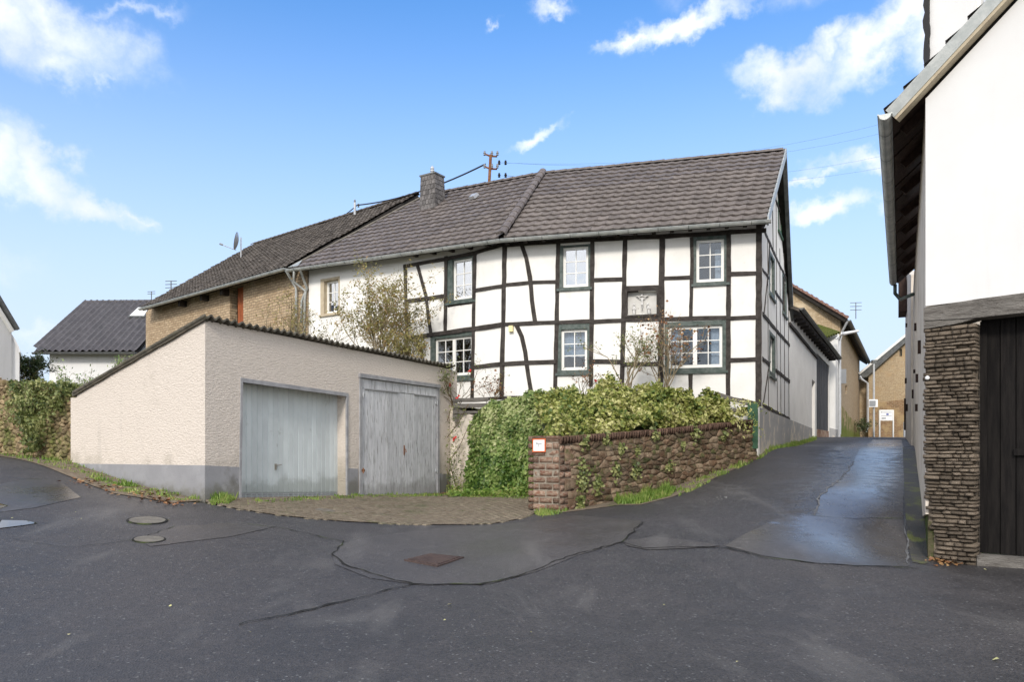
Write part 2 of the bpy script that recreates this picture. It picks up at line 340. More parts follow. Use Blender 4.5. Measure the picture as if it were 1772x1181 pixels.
def leafmat(name, a, b, c, trans=.25, rough=.5):
    m = bpy.data.materials.new(name); m.use_nodes = True; nt = m.node_tree; nt.nodes.clear()
    out = nd(nt, 'ShaderNodeOutputMaterial'); bs = nd(nt, 'ShaderNodeBsdfPrincipled'); bs.inputs['Roughness'].default_value = rough
    bs.inputs['Specular IOR Level'].default_value = .35
    r = nd(nt, 'ShaderNodeNewGeometry').outputs['Random Per Island']
    n = nd(nt, 'ShaderNodeTexNoise', i_Scale=1.6, i_Detail=4); lk(nt, nd(nt, 'ShaderNodeTexCoord').outputs['Object'], n.inputs['Vector'])
    x = mth(nt, 'ADD', mth(nt, 'MULTIPLY', r, .6), mth(nt, 'MULTIPLY', smooth(nt, n.outputs[0], .35, .65), .4))
    cr = nd(nt, 'ShaderNodeValToRGB'); lk(nt, x, cr.inputs[0])
    e = cr.color_ramp.elements; e[0].position = .1; e[0].color = (*a, 1); e[1].position = .9; e[1].color = (*c, 1)
    k = e.new(.5); k.color = (*b, 1)
    lk(nt, cr.outputs[0], bs.inputs['Base Color'])
    tl = nd(nt, 'ShaderNodeBsdfTranslucent'); lk(nt, cr.outputs[0], tl.inputs[0]); mx = nd(nt, 'ShaderNodeMixShader', i_0=trans)
    lk(nt, bs.outputs[0], mx.inputs[1]); lk(nt, tl.outputs[0], mx.inputs[2]); lk(nt, mx.outputs[0], out.inputs[0])
    return m
M = dict(
    white=mat('white_plaster', (.80, .785, .75), (.74, .725, .69), 1.2, bump=.25, bscale=25, bdist=.01, c3=(.66, .63, .58), s3=.5, t3=(.62, .85), spec=.15),
    white2=mat('smooth_white_render', (.70, .695, .685), (.66, .655, .645), .8, bump=.08, bscale=60, spec=.15, c3=(.62, .61, .59), s3=.35, t3=(.6, .9)),
    cream=mat('cream_render', (.66, .60, .52), (.56, .50, .43), 1.3, bump=.3, bscale=30, c3=(.36, .32, .27), s3=.9, t3=(.58, .8), spec=.15),
    rough_render=mat('rough_cream_render', (.63, .565, .50), (.56, .50, .435), 30, bump=.75, bscale=13, stretch=(1, 1, 3.0), bdist=.035, bdet=8, c3=(.42, .37, .31), s3=.35, t3=(.58, .85), spec=.1),
    plinth=mat('grey_painted_plinth', (.235, .235, .245), (.29, .29, .30), 1.5, bump=.25, bscale=35, c3=(.15, .145, .14), s3=1.4, t3=(.56, .75), spec=.25),
    plinth2=mat('peeling_grey_plinth', (.36, .355, .35), (.42, .41, .40), 1.5, bump=.25, bscale=35, c3=(.60, .55, .47), s3=1.6, t3=(.54, .6), spec=.2),
    timber=mat('black_brown_timber', (.028, .023, .02), (.055, .047, .042), 6, bump=.7, bscale=30, stretch=(1, 1, 1), spec=.25, rough=.75, c3=(.10, .09, .08), s3=9, t3=(.6, .8)),
    green=mat('dark_green_paint', (.045, .068, .058), (.10, .12, .11), 8, bump=.3, bscale=40, rough=.5),
    greenb=mat('bright_green_shutter_paint', (.02, .07, .035), (.03, .09, .045), 8, bump=.3, rough=.5),
    framew=mat('white_window_paint', (.82, .81, .77), (.78, .77, .73), 4, rough=.35, spec=.4),
    tile=mat('brown_concrete_roof_tile', (.098, .082, .075), (.145, .125, .115), 7, bump=.3, bscale=60, rough=.55, spec=.4, rnd=.15, c3=(.19, .175, .16), s3=9, t3=(.55, .8)),
    tileS=mat('brown_concrete_roof_tile_far', (.098, .082, .075), (.145, .125, .115), 7, bump=.3, bscale=60, rough=.55, spec=.4, isl=.15, c3=(.19, .175, .16), s3=9, t3=(.55, .8)),
    tileB=mat('dark_weathered_barn_tile', (.075, .066, .058), (.115, .10, .088), 5, bump=.4, bscale=50, rough=.85, spec=.12, isl=.3, c3=(.14, .13, .115), s3=6, t3=(.56, .7)),
    tileL=mat('anthracite_roof_tile', (.075, .070, .074), (.10, .094, .098), 5, bump=.2, rough=.6, isl=.1),
    tileR=mat('red_brown_verge_tile', (.16, .085, .065), (.24, .15, .12), 9, rough=.8, isl=.3, bump=.3),
    deck=mat('dark_roof_deck', (.02, .018, .016), (.035, .03, .026), 4, rough=.9),
    zinc=mat('weathered_zinc', (.34, .36, .35), (.46, .47, .45), 5, rough=.45, metal=.35, bump=.08, spec=.5, c3=(.26, .28, .27), s3=3),
    zincd=mat('dull_grey_metal', (.10, .105, .105), (.16, .165, .16), 5, rough=.5, metal=.3, bump=.1),
    slate=mat('chimney_slate', (.085, .078, .075), (.14, .13, .125), 8, bump=.35, bscale=40, rough=.6, rnd=.3),
    brickI=mat('old_red_brick', (.25, .125, .085), (.42, .32, .24), 3.5, bump=1.0, bscale=30, bdist=.03, rough=.95, spec=.1, rnd=.45, c3=(.36, .30, .24), s3=7, t3=(.52, .72)),
    cope=mat('coping_brick', (.125, .075, .055), (.18, .115, .085), 9, bump=.8, bscale=30, rough=.95, spec=.1, rnd=.3, c3=(.08, .07, .05), s3=5, t3=(.5, .7)),
    rubble=mat('brown_rubble_stone', (.125, .078, .05), (.24, .185, .13), 3.2, bump=1.0, bscale=18, bdist=.04, rough=.95, spec=.1, rnd=.45, c3=(.075, .08, .035), s3=2.6, t3=(.48, .66)),
    rubbleS=mat('mossy_field_stone', (.20, .14, .08), (.31, .24, .15), 6, bump=1.0, bscale=18, bdist=.04, rough=.95, spec=.1, isl=.4, c3=(.09, .11, .03), s3=1.2, t3=(.42, .62)),
    mortar=mat('dark_mortar', (.15, .12, .09), (.24, .195, .15), 12, bump=1.0, bscale=40, rough=1, spec=.05, c3=(.06, .06, .03), s3=3),
    mortarL=mat('pale_lime_mortar', (.30, .26, .21), (.22, .19, .15), 12, bump=1.0, bscale=40, rough=1, spec=.05),
    slab=mat('layered_grey_brown_stone', (.20, .155, .115), (.34, .28, .215), 11, bump=1.0, bscale=26, bdist=.03, stretch=(1, 1, 2), rough=.9, spec=.15, rnd=.4, c3=(.28, .245, .20), s3=9, t3=(.55, .75)),
    gatew=mat('black_stained_gate_wood', (.010, .009, .009), (.018, .016, .015), 3, stretch=(6, 6, .6), bump=.4, bscale=20, rough=.8, spec=.08, rnd=.12),
    oldbeam=mat('weathered_grey_beam', (.13, .118, .105), (.21, .195, .175), 3, stretch=(1, 1, 6), bump=1.0, bscale=14, bdist=.04, rough=.9, c3=(.06, .05, .04), s3=4),
    metaldoor=mat('pale_grey_blue_metal_door', (.57, .615, .62), (.51, .55, .555), 1.6, rough=.5, spec=.4, bump=.05, c3=(.24, .26, .25), s3=2.2, t3=(.6, .8), rnd=.04),
    wooddoor=mat('flaking_grey_door_wood', (.44, .445, .46), (.56, .565, .575), 4, stretch=(3, 3, .35), bump=.6, bscale=18, rough=.85, rnd=.1, c3=(.24, .235, .23), s3=9, t3=(.52, .66)),
    frameg=mat('grey_door_frame', (.25, .25, .26), (.34, .34, .35), 5, rough=.6, bump=.15),
    fibre=mat('mossy_fibre_cement', (.075, .07, .055), (.13, .115, .09), 8, bump=.8, bscale=30, rough=.95, c3=(.05, .055, .02), s3=4),
    rust=mat('rusty_iron', (.15, .06, .03), (.24, .12, .06), 12, rough=.9, bump=.5),
    steel=mat('galvanised_steel', (.45, .46, .47), (.52, .53, .54), 6, rough=.4, metal=.5),
    brass=mat('worn_handle_metal', (.4, .37, .32), None, rough=.35, metal=.7),
    soil=mat('damp_soil_and_moss', (.06, .05, .032), (.11, .095, .06), 4, bump=1.0, bscale=20, rough=1, spec=.1, c3=(.055, .085, .02), s3=1.6, t3=(.45, .6)),
    dirt=mat('gritty_dirt', (.14, .11, .08), (.20, .165, .125), 9, bump=1.0, bscale=45, rough=1, spec=.1, c3=(.07, .09, .03), s3=2.2, t3=(.55, .7)),
    paver=mat('brown_paver', (.14, .115, .08), (.20, .17, .125), 10, bump=.6, bscale=60, rough=.85, isl=.2, c3=(.09, .095, .05), s3=1.2, t3=(.5, .7)),
    moss=mat('moss', (.06, .08, .015), (.12, .13, .03), 14, bump=1.0, bscale=60, rough=1),
    crack=mat('crack_filler', (.008, .008, .008), (.02, .02, .016), 9, rough=.9, c3=(.06, .08, .02), s3=1.1, t3=(.55, .65)),
    seal=mat('pale_joint_filler', (.16, .16, .16), (.10, .10, .10), 9, rough=.6),
    cast=mat('rusty_cast_iron', (.045, .03, .026), (.075, .05, .042), 12, rough=.6, bump=.4),
    concrete=mat('worn_concrete', (.12, .11, .095), (.17, .155, .13), 6, rough=.9, bump=.5),
    orange=mat('orange_red_enamel', (.62, .12, .03), None, rough=.4), black=mat('black_print', (.015, .015, .015), None, rough=.5),
    blue=mat('blue_print', (.10, .13, .35), None, rough=.5), signw=mat('white_enamel', (.80, .80, .80), None, rough=.3),
    reddoor=mat('orange_brown_boards', (.32, .09, .03), (.24, .065, .022), 4, stretch=(4, 4, .4), rough=.8, bump=.5, rnd=.1),
    curtain=mat('white_lace_curtain', (.72, .72, .72), (.55, .55, .56), 20, rough=.9), room=mat('dark_room', (.05, .045, .04), None, rough=1),
    beige=mat('beige_stone_surround', (.50, .43, .31), (.42, .35, .25), 5, rough=.85, bump=.3),
    sculpt=mat('white_painted_sculpture', (.66, .65, .63), (.52, .51, .49), 30, rough=.7, bump=.3), niche=mat('pale_niche_board', (.60, .59, .56), (.54, .53, .50), 6, rough=.8),
    bark=mat('grey_brown_bark', (.20, .16, .10), (.28, .23, .15), 12, rough=.95, bump=.5), stem=mat('rose_stem', (.10, .08, .045), (.14, .10, .05), 12, rough=.9),
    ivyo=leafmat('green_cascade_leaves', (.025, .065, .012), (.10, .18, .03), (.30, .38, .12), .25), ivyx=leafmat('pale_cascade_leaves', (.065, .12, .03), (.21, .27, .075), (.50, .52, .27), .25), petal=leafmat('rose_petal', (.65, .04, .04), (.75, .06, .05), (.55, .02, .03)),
    ivy=leafmat('ivy_leaves', (.06, .12, .035), (.20, .28, .09), (.48, .52, .28), .25), ivyy=leafmat('yellow_ivy_leaves', (.07, .12, .025), (.28, .30, .07), (.58, .55, .26), .25),
    ivyd=leafmat('tangled_ivy_leaves', (.05, .08, .025), (.16, .19, .055), (.34, .34, .14), .25), under=mat('ivy_gap_shade', (.015, .022, .008), (.03, .035, .015), 8, rough=1),
    shrub=leafmat('olive_autumn_leaves', (.15, .15, .045), (.30, .27, .09), (.36, .22, .10), .35), grass=leafmat('grass_blades', (.07, .14, .02), (.17, .27, .045), (.34, .36, .12), .3),
    dead=leafmat('dead_leaves', (.12, .05, .025), (.22, .10, .04), (.35, .22, .10), .1), yellowleaf=leafmat('fallen_yellow_leaf', (.55, .5, .25), (.6, .55, .3), (.5, .5, .2), .2),
    darkfol=leafmat('dark_evergreen_leaves', (.015, .035, .01), (.045, .07, .02), (.11, .13, .04), .15),
    bigglass=glassmat('window_glass', (.75, .8, .85), .05), skyglass=glassmat('bright_window_glass', (.6, .65, .7), .5), grey=mat('grey_plastic', (.25, .26, .27), None, rough=.5),
    cable=mat('black_cable', (.02, .02, .02), None, rough=.6), soffit=mat('dark_soffit_boards', (.022, .012, .009), (.04, .022, .016), 6, stretch=(1, 4, 1), rough=.8, bump=.3, rnd=.2),
    darkwood=mat('dark_grey_gate_boards', (.045, .045, .05), (.075, .075, .08), 4, stretch=(5, 5, .5), rough=.8, bump=.4, rnd=.15),
    yellowbox=mat('cream_lamp_housing', (.75, .66, .35), None, rough=.5))
A_main = asphalt('asphalt', (.053, .048, .047), (.035, .033, .033), (.42, .62), .35, .95)
A_patch = asphalt('older_asphalt_patch', (.064, .058, .055), (.046, .042, .041), (.34, .55), .8, .55)
A_wet = asphalt('wet_smooth_asphalt', (.062, .056, .053), (.044, .040, .039), (.22, .5), .9, .16, (1, .5, 1))
A_pud = mat('standing_water_on_asphalt', (.03, .03, .03), (.02, .02, .02), rough=.02, spec=1)

def stain(m, col, z1, k=1.0, scale=2.5, stretch=(1, 1, 1), amount=.8, thr=(.55, .8)):
    """damp, splash or run-off marks: noise that favours the part below height z1 (m above the thing's base)"""
    nt = m.node_tree; bs = nt.nodes[m['bsdf']]; old = bs.inputs['Base Color'].links[0].from_socket
    o = nd(nt, 'ShaderNodeTexCoord').outputs['Object']; mp = nd(nt, 'ShaderNodeMapping'); mp.inputs['Scale'].default_value = stretch; lk(nt, o, mp.inputs[0])
    n = nd(nt, 'ShaderNodeTexNoise', i_Scale=scale, i_Detail=8.0, i_Roughness=.65); lk(nt, mp.outputs[0], n.inputs['Vector'])
    x = n.outputs[0]
    if z1 is not None:
        sp = nd(nt, 'ShaderNodeSeparateXYZ'); lk(nt, o, sp.inputs[0]); x = mth(nt, 'ADD', x, mth(nt, 'MULTIPLY', mth(nt, 'SUBTRACT', z1, sp.outputs[2], clamp=True), k))
    lk(nt, mixc(nt, mth(nt, 'MULTIPLY', smooth(nt, x, *thr), amount), old, col), bs.inputs['Base Color'])
stain(M['rough_render'], (.24, .215, .16), 1.0, .5, 1.6, amount=.6, thr=(.56, .95)); stain(M['rough_render'], (.33, .30, .27), None, 1, 1.3, (2.2, 2.2, .35), .35, (.58, .80)); stain(M['rough_render'], (.30, .27, .24), None, 1, 26, (1, 1, 3), .55, (.60, .68))
stain(M['plinth'], (.13, .125, .10), .38, 1.2, 3.0, amount=.75, thr=(.55, .9)); stain(M['plinth'], (.36, .36, .36), None, 1, 2.2, (1, 1, 1), .5, (.60, .7))
stain(M['white2'], (.50, .48, .45), None, 1, 1.0, (1.6, 1.6, .16), .35, (.54, .78)); stain(M['white2'], (.45, .43, .40), None, 1, .7, (1, 1, 1), .3, (.56, .8))
stain(M['white'], (.55, .53, .49), None, 1, 1.4, (2.2, 2.2, .25), .40, (.56, .78)); stain(M['white'], (.50, .47, .42), None, 1, 9, (1, 1, 1), .22, (.56, .72))
stain(M['cream'], (.30, .24, .17), None, 1, 1.6, (1.5, 1.5, .5), .8, (.50, .7)); stain(M['metaldoor'], (.25, .27, .25), .45, 1.4, 3.0, amount=.6, thr=(.6, .95)); stain(M['plinth2'], (.62, .57, .48), .5, .3, 2.4, amount=.85, thr=(.60, .66))
stain(M['tile'], (.10, .105, .07), None, 1, 1.1, (1, 1, 1), .4, (.52, .74)); stain(M['timber'], (.16, .145, .13), None, 1, 22, (1, 1, 1), .5, (.60, .74))
stain(M['wooddoor'], (.50, .50, .50), None, 1, 14, (2, 2, .5), .5, (.56, .68)); stain(M['wooddoor'], (.16, .155, .14), .30, 1.2, 4, amount=.5, thr=(.6, .95))

# ------------------------------------------------------------------ terrain
C0 = Vector((6.39, 19.5)); Bn = Vector((-.18, 21.2))
PA = Plane(C0, Bn)                                   # house front, right section
PB = Plane(Bn, Bn + Vector((-1.528, 1)))             # house front, left section
PG = Plane(C0, (10.0, 27.1))                         # house gable
GC = Vector((-5.23, 12.8))
GF = Plane(GC, GC + Vector((.472, 1)))               # garage front
GL = Plane(GC, GC + Vector((-1.374, 1)))             # garage left side
RC = Vector((5.78, 10.5))
RF = Plane(RC, RC + Vector((1.02, -1)))              # gate front of the right building
RS = Plane(RC, RC + Vector((.52, 1)))                # its lane side
def cp(px, py, Z): p = W(px, py, Z); return (p.x, p.y, p.z)
def cpl(pl, px, py): p = pl.at(px, py); return (p.x, p.y, p.z)
CPS = [(0, 0, 0), (-7, -2, .1), (7, -2, 0), (0, -8, 0), (-14, -6, .3), (14, -8, -.1), (0, 5, 0), (-5, 5, .08), (5, 5, .0), (2.5, 8, .02), (-9, 6, .5), (10, 4, -.05), (12, 9, -.05),
       cpl(GF, 355, 866), cpl(GF, 500, 861), cpl(GF, 620, 858), cpl(GF, 780, 853), cpl(GL, 240, 838), cpl(GL, 133, 803),
       cp(0, 787, 17.5), cp(-160, 768, 20), cp(945, 888, 14.6), cp(870, 908, 13.2), cp(640, 906, 12.4), cp(1640, 972, 10.5), cp(1740, 984, 9.7), cp(1599, 900, 11.9), cpl(PG, 1320, 783),
       cp(1160, 852, 16.2), cp(1380, 945, 10.4), cp(1100, 950, 10.6), cp(1430, 850, 13.6), cp(1500, 800, 17.6), cp(1480, 772, 24), cp(1412, 757, 33.5), cp(1500, 757, 38), cp(1566, 760, 33), cp(1584, 775, 20),
       cp(1500, 757, 50), cp(1400, 757, 60), (-3, 25, 1.0), (-14, 32, 1.6), (-24, 38, 1.7), (-12, 26, 1.5), (25, 20, 1.5), (40, 60, 2.2), (-40, 60, 2.0), (0, 70, 2.2), (-30, 10, 1.2), (30, 0, .3), (-22, 22, 1.5)]
cps = np.array(CPS, float)
def _phi(r2): return np.sqrt(r2 + 1.0)
_A = _phi(((cps[:, None, :2] - cps[None, :, :2]) ** 2).sum(2))
_n = len(cps); _S = np.zeros((_n + 1, _n + 1)); _S[:_n, :_n] = _A - np.eye(_n) * .05; _S[:_n, _n] = 1; _S[_n, :_n] = 1
_wts = np.linalg.solve(_S, np.append(cps[:, 2], 0))
def H(xy):
    xy = np.atleast_2d(np.asarray(xy, float)); out = np.empty(len(xy))
    r = np.sqrt((xy ** 2).sum(1)); q = xy * np.minimum(1, 75 / np.maximum(r, 1e-6))[:, None]
    for i in range(0, len(q), 20000):
        c = q[i:i + 20000]; out[i:i + 20000] = _phi(((c[:, None, :] - cps[None, :, :2]) ** 2).sum(2)) @ _wts[:_n] + _wts[_n]
    return np.where(r > 75, out - np.minimum((r - 75) * .05, 2.5), out)
def h1(x, y): return float(H([(x, y)])[0])
_zs = np.concatenate([np.arange(2.5, 30, .04), np.arange(30, 75, .2)])
def G(px, py, lift=0):
    k = (px - CX) / F; xy = np.stack([k * _zs, _zs], 1); d = (E + (HY - py) / F * _zs) - H(xy)
    i = np.argmax(d < 0)
    if d[i] >= 0: i = len(_zs) - 1
    z = _zs[i] if i == 0 else _zs[i - 1] + (_zs[i] - _zs[i - 1]) * d[i - 1] / (d[i - 1] - d[i])
    return Vector((k * z, z, h1(k * z, z) + lift))
def sheet(name, poly, m, lift, step=.3, kind='structure', hf=None):
    poly = [Vector(p[:2]) for p in poly]; pp = []
    for a, b in zip(poly, poly[1:] + poly[:1]):
        n = max(1, int((b - a).length / step)); pp += [a.lerp(b, i / n) for i in range(n)]
    xs = np.array([p.x for p in pp]); ys = np.array([p.y for p in pp])
    gx, gy = np.meshgrid(np.arange(xs.min() + step / 2, xs.max(), step), np.arange(ys.min() + step / 2, ys.max(), step)); P = np.stack([gx.ravel(), gy.ravel()], 1)
    ins = np.zeros(len(P), bool); n = len(poly)
    for i in range(n):
        a, b = poly[i], poly[i - 1]
        if abs(b.y - a.y) < 1e-9: continue
        c = ((a.y > P[:, 1]) != (b.y > P[:, 1])) & (P[:, 0] < (b.x - a.x) * (P[:, 1] - a.y) / (b.y - a.y) + a.x); ins ^= c
    P = P[ins]
    vs = pp + [Vector(p) for p in P]; es = [(i, (i + 1) % len(pp)) for i in range(len(pp))]
    ov, oe, of, *_ = delaunay_2d_cdt(vs, es, [], 1, 1e-5)
    z = (hf or H)([(v.x, v.y) for v in ov]) + lift
    mb = MB(); mb.v = [(v.x, v.y, float(q)) for v, q in zip(ov, z)]; mb.f = [tuple(f) for f in of]
    return solo(mb, name, m, kind=kind, smooth=True)
# ground sheet to the horizon
def axis(lo, hi, s, far):
    a = list(np.arange(lo, hi + .01, s)); st = s; x = hi; up = []
    while x < far: st *= 1.5; x += st; up.append(x)
    st = s; x = lo; dn = []
    while x > -far: st *= 1.5; x -= st; dn.append(x)
    return np.array(dn[::-1] + a + up)
ax, ay = axis(-26, 22, .5, 900), axis(-4, 62, .5, 900)
gx, gy = np.meshgrid(ax, ay); gz = H(np.stack([gx.ravel(), gy.ravel()], 1)) - .045
mb = MB(); mb.v = list(zip(gx.ravel().tolist(), gy.ravel().tolist(), gz.tolist())); nx = len(ax)
mb.f = [(j * nx + i, j * nx + i + 1, (j + 1) * nx + i + 1, (j + 1) * nx + i) for j in range(len(ay) - 1) for i in range(nx - 1)]
solo(mb, 'ground', M['soil'], kind='structure', smooth=True)
g2 = lambda L: [G(*p) for p in L]
arc = [(400, 880), (480, 893), (600, 904), (720, 909), (850, 908), (905, 898), (925, 890)]
left_edge = [(-160, 775), (0, 789), (60, 800), (130, 826), (200, 852), (300, 868), (350, 871)]
lane_l = [(968, 886), (1068, 874), (1110, 872), (1165, 858), (1240, 824), (1315, 790), (1413, 759)]
lane_far = [(16.4, 44), (24, 52), (24, 40)]
road_poly = [Vector((-30, 24))] + g2(left_edge + arc + lane_l) + [Vector(p) for p in lane_far] + [RS.P(24, 0, -.2), RS.P(0, 0, -.3), RF.P(1.5, 0, -.5), Vector((14, -9)), Vector((-30, -9))]
road = sheet('road', road_poly, A_main, 0.0, .3)
def pxsheet(name, pts, m, lift, step=.15): return sheet(name, g2(pts), m, lift, step)
pxsheet('asphalt_patch', [(590, 942), (640, 930), (760, 915), (900, 905), (1000, 893), (1110, 903), (1100, 918), (1075, 940), (1000, 962), (930, 990), (850, 1012), (730, 1014), (640, 1002), (580, 978), (575, 962)], A_patch, .006)
pxsheet('asphalt_patch', [(1078, 938), (1130, 930), (1190, 936), (1250, 946), (1180, 951), (1120, 953), (1085, 946)], A_patch, .009)
pxsheet('wet_asphalt', [(1255, 946), (1290, 925), (1340, 900), (1380, 890), (1412, 893), (1420, 860), (1445, 838), (1475, 805), (1490, 775), (1510, 762), (1560, 762), (1566, 800), (1562, 900), (1568, 935), (1572, 982), (1480, 980), (1400, 975), (1320, 963)], A_wet, .006)
pxsheet('asphalt_patch', [(240, 934), (300, 912), (420, 905), (480, 912), (400, 930), (260, 947)], A_patch, .006)
pxsheet('asphalt_patch', [(-200, 880), (-60, 850), (60, 828), (110, 838), (140, 862), (60, 880), (-60, 895), (-200, 905)], A_wet, .006)
pxsheet('puddle', [(-40, 905), (0, 902), (45, 903), (66, 907), (40, 911), (0, 916), (-40, 917)], A_pud, .011, .1)
pxsheet('puddle', [(-40, 878), (0, 873), (14, 877), (0, 882), (-40, 884)], A_pud, .011, .1)
pxsheet('moss_shoulder', [(1562, 775), (1584, 782), (1592, 850), (1603, 905), (1618, 965), (1600, 978), (1580, 975), (1570, 930), (1566, 880)], mat('mossy_wet_asphalt', (.05, .048, .042), (.075, .068, .055), 4, rough=.5, bump=.7, bscale=50, c3=(.13, .14, .035), s3=1.7, t3=(.50, .60), spec=.4), .008)
pxsheet('dirt_verge', [(-160, 764), (0, 772), (60, 782), (133, 806), (200, 828), (352, 868), (300, 872), (200, 856), (130, 830), (60, 803), (0, 791), (-160, 777)], M['dirt'], .012)
pxsheet('dirt_verge', [(962, 876), (1050, 862), (1110, 846), (1200, 820), (1310, 781), (1413, 756), (1413, 761), (1315, 793), (1240, 827), (1165, 861), (1110, 875), (1068, 876), (968, 889)], M['dirt'], .010)
# cracks: real ribbons a few millimetres thick that follow the ground
def crack(pts, w=.018, m='crack', jag=.03, name='crack', lift=.012):
    P = g2(pts); out = []
    for a, b in zip(P, P[1:]):
        n = max(1, int((b - a).length / .09)); out += [a.lerp(b, i / n) for i in range(n)]
    out.append(P[-1]); mb = MB(); vs = []
    n = len(out)
    for i, p in enumerate(out):
        t = (out[min(i + 1, n - 1)] - out[max(i - 1, 0)]); t.z = 0; t.normalize(); q = Vector((-t.y, t.x, 0))
        c = p + q * (noise.noise(p * 3.1) * jag * 2 + random.uniform(-jag, jag) * .5); ww = w * random.uniform(.35, 1.3) * (1.0 + .9 * noise.noise(p * .9))
        for sgn in (-1, 1):
            e = c + q * sgn * ww / 2; vs.append((e.x, e.y, h1(e.x, e.y) + lift))
    mb.add(vs, [(2 * i, 2 * i + 1, 2 * i + 3, 2 * i + 2) for i in range(n - 1)])
    solo(mb, name, M[m], kind='structure', recalc=False)
crack([(430, 908), (500, 917), (590, 938), (578, 960), (590, 978), (660, 998), (715, 1013)], .026)
crack([(412, 1083), (500, 1066), (600, 1040), (715, 1013), (830, 1013), (900, 1000), (960, 972), (1040, 948), (1075, 940), (1112, 905)], .028)
crack([(1075, 940), (1110, 951), (1200, 948), (1260, 950), (1330, 968), (1400, 975), (1480, 982), (1590, 985)], .022)
crack([(1375, 890), (1420, 895), (1480, 898), (1562, 900)], .02)
crack([(1408, 893), (1420, 860), (1447, 836), (1478, 800)], .03, 'seal')
crack([(1566, 900), (1568, 930), (1572, 950), (1570, 982)], .025, 'seal', .015)
crack([(20, 935), (120, 950), (240, 936), (300, 912)], .010)

# ------------------------------------------------------------------ roofs
def tile_mesh(w, l, amp=.028, th=.022, segs=8, name='tile', lip=.048):
    vs = []; fs = []
    for j, (y, z) in enumerate(((0, lip), (l * 1.06, .004))):
        for i in range(segs):
            x = w * i / (segs - 1); zz = z + amp * (.5 + .5 * math.cos(2 * math.pi * min(1, (i / (segs - 1)) * 1.0) ** 1.5 if False else 2 * math.pi * (i / (segs - 1)) ** .8))
            vs.append((x, y, zz))
    for i in range(segs): x, y, z = vs[i]; vs.append((x, y, z - th - .008))
    for i in range(segs - 1):
        fs.append((i, i + 1, segs + i + 1, segs + i)); fs.append((2 * segs + i, 2 * segs + i + 1, i + 1, i))
    vs.append((0, l, -.01)); fs.append((0, segs, 3 * segs, 2 * segs))
    me = bpy.data.meshes.new(name); me.from_pydata(vs, [], fs); me.update()
    me.polygons.foreach_set('use_smooth', [f % 2 == 0 for f in range(len(me.polygons))])
    return me, vs, fs
def slope(EL, ER, RR, RL, tw, tl, side='R', jit=.006, lift=0.0):
    """matrices of the tiles covering the roof slope with eave EL-ER and ridge RL-RR"""
    if (ER - EL).cross(RR - EL).z < 0: EL, ER, RR, RL = ER, EL, RL, RR; side = 'L' if side == 'R' else 'R'
    ed = (ER - EL).normalized(); n = ed.cross(RR - EL).normalized()
    if n.z < 0: n = -n
    up = n.cross(ed); L = lambda p: ((p - EL).dot(ed), (p - EL).dot(up))
    poly = [L(p) for p in (EL, ER, RR, RL)]
    def inside(x, y):
        c = False
        for i in range(4):
            a, b = poly[i], poly[i - 1]
            if (a[1] > y) != (b[1] > y) and x < (b[0] - a[0]) * (y - a[1]) / (b[1] - a[1]) + a[0]: c = not c
        return c
    tmax = max(poly[2][1], poly[3][1]); out = []
    smin, smax = min(p[0] for p in poly), max(p[0] for p in poly)
    rows = max(1, round(tmax / tl)); tl = tmax / rows
    for j in range(rows):
        s0 = smin - 1
        if side == 'R':    # columns follow the right-hand verge
            s0 = poly[1][0] + (poly[2][0] - poly[1][0]) * j / rows; s0 -= math.ceil((s0 - smin) / tw + 1) * tw
        i = 0
        while s0 + i * tw < smax + tw:
            s = s0 + i * tw; i += 1
            if inside(s + tw / 2, (j + .45) * tl):
                o = EL + ed * (s + random.uniform(-jit, jit) * .5) + up * (j * tl + random.uniform(-jit, jit)) + n * (lift + random.uniform(0, jit))
                a = Matrix((ed, up, n)).transposed().to_4x4(); a.translation = o
                out.append(a @ Matrix.Rotation(random.uniform(-.006, .006), 4, 'Z'))
    return out, n
def place_tiles(T, parent, mats, tm, m_obj, m_stuff, name='tile', limit=300):
    me, vs, fs = tm; me.materials.clear(); me.materials.append(m_obj)
    mats = sorted(mats, key=lambda a: (a.translation - cam.location).length)
    for a in mats[:limit]: T.inst(me, name, a, parent)
    rest = mats[limit:]
    if rest:
        V = np.array(vs); VV = []; FF = []
        for k, a in enumerate(rest):
            A = np.array(a); VV.append(V @ A[:3, :3].T + A[:3, 3]); FF += [tuple(i + k * len(vs) for i in f) for f in fs]
        mb = MB(); mb.v = [tuple(x) for x in np.concatenate(VV).tolist()]; mb.f = FF
        o = T.part(mb, name, m_stuff, parent, kind='stuff', recalc=False)
def caps(T, a, b, m, parent=None, r=.11, ln=.38, name='ridge_tile', lift=.03):
    n = max(1, int((b - a).length / ln)); d = (b - a) / n
    mb = MB(); dl = d.length; seg = 6; vs = []
    for y, rr in ((0, r * 1.08), (dl * 1.08, r * .92)):
        for k in range(seg + 1): an = math.pi * k / seg; vs.append((math.cos(an) * rr, y, math.sin(an) * rr * .85 - .02))
    k0 = len(vs)
    for k in range(seg + 1): an = math.pi * k / seg; vs.append((math.cos(an) * r * .88, 0, math.sin(an) * r * .68 - .02))
    mb.add(vs, [(k, k + 1, seg + 2 + k, seg + 1 + k) for k in range(seg)] + [(k0 + k, k0 + k + 1, k + 1, k) for k in range(seg)])
    me = mb.mesh(name, smooth=False, recalc=False); me.materials.append(m)
    y = d.normalized(); x = y.cross(Vector((0, 0, 1))).normalized(); z = x.cross(y)
    for i in range(n):
        A = Matrix((x, y, z)).transposed().to_4x4(); A.translation = a + d * i + z * lift + Vector((0, 0, random.uniform(0, .008)))
        T.inst(me, name, A, parent)
def slabroof(mb, pts, n, t0, t1): return mb.prism([p + n * t1 for p in pts], [p + n * t0 for p in pts])
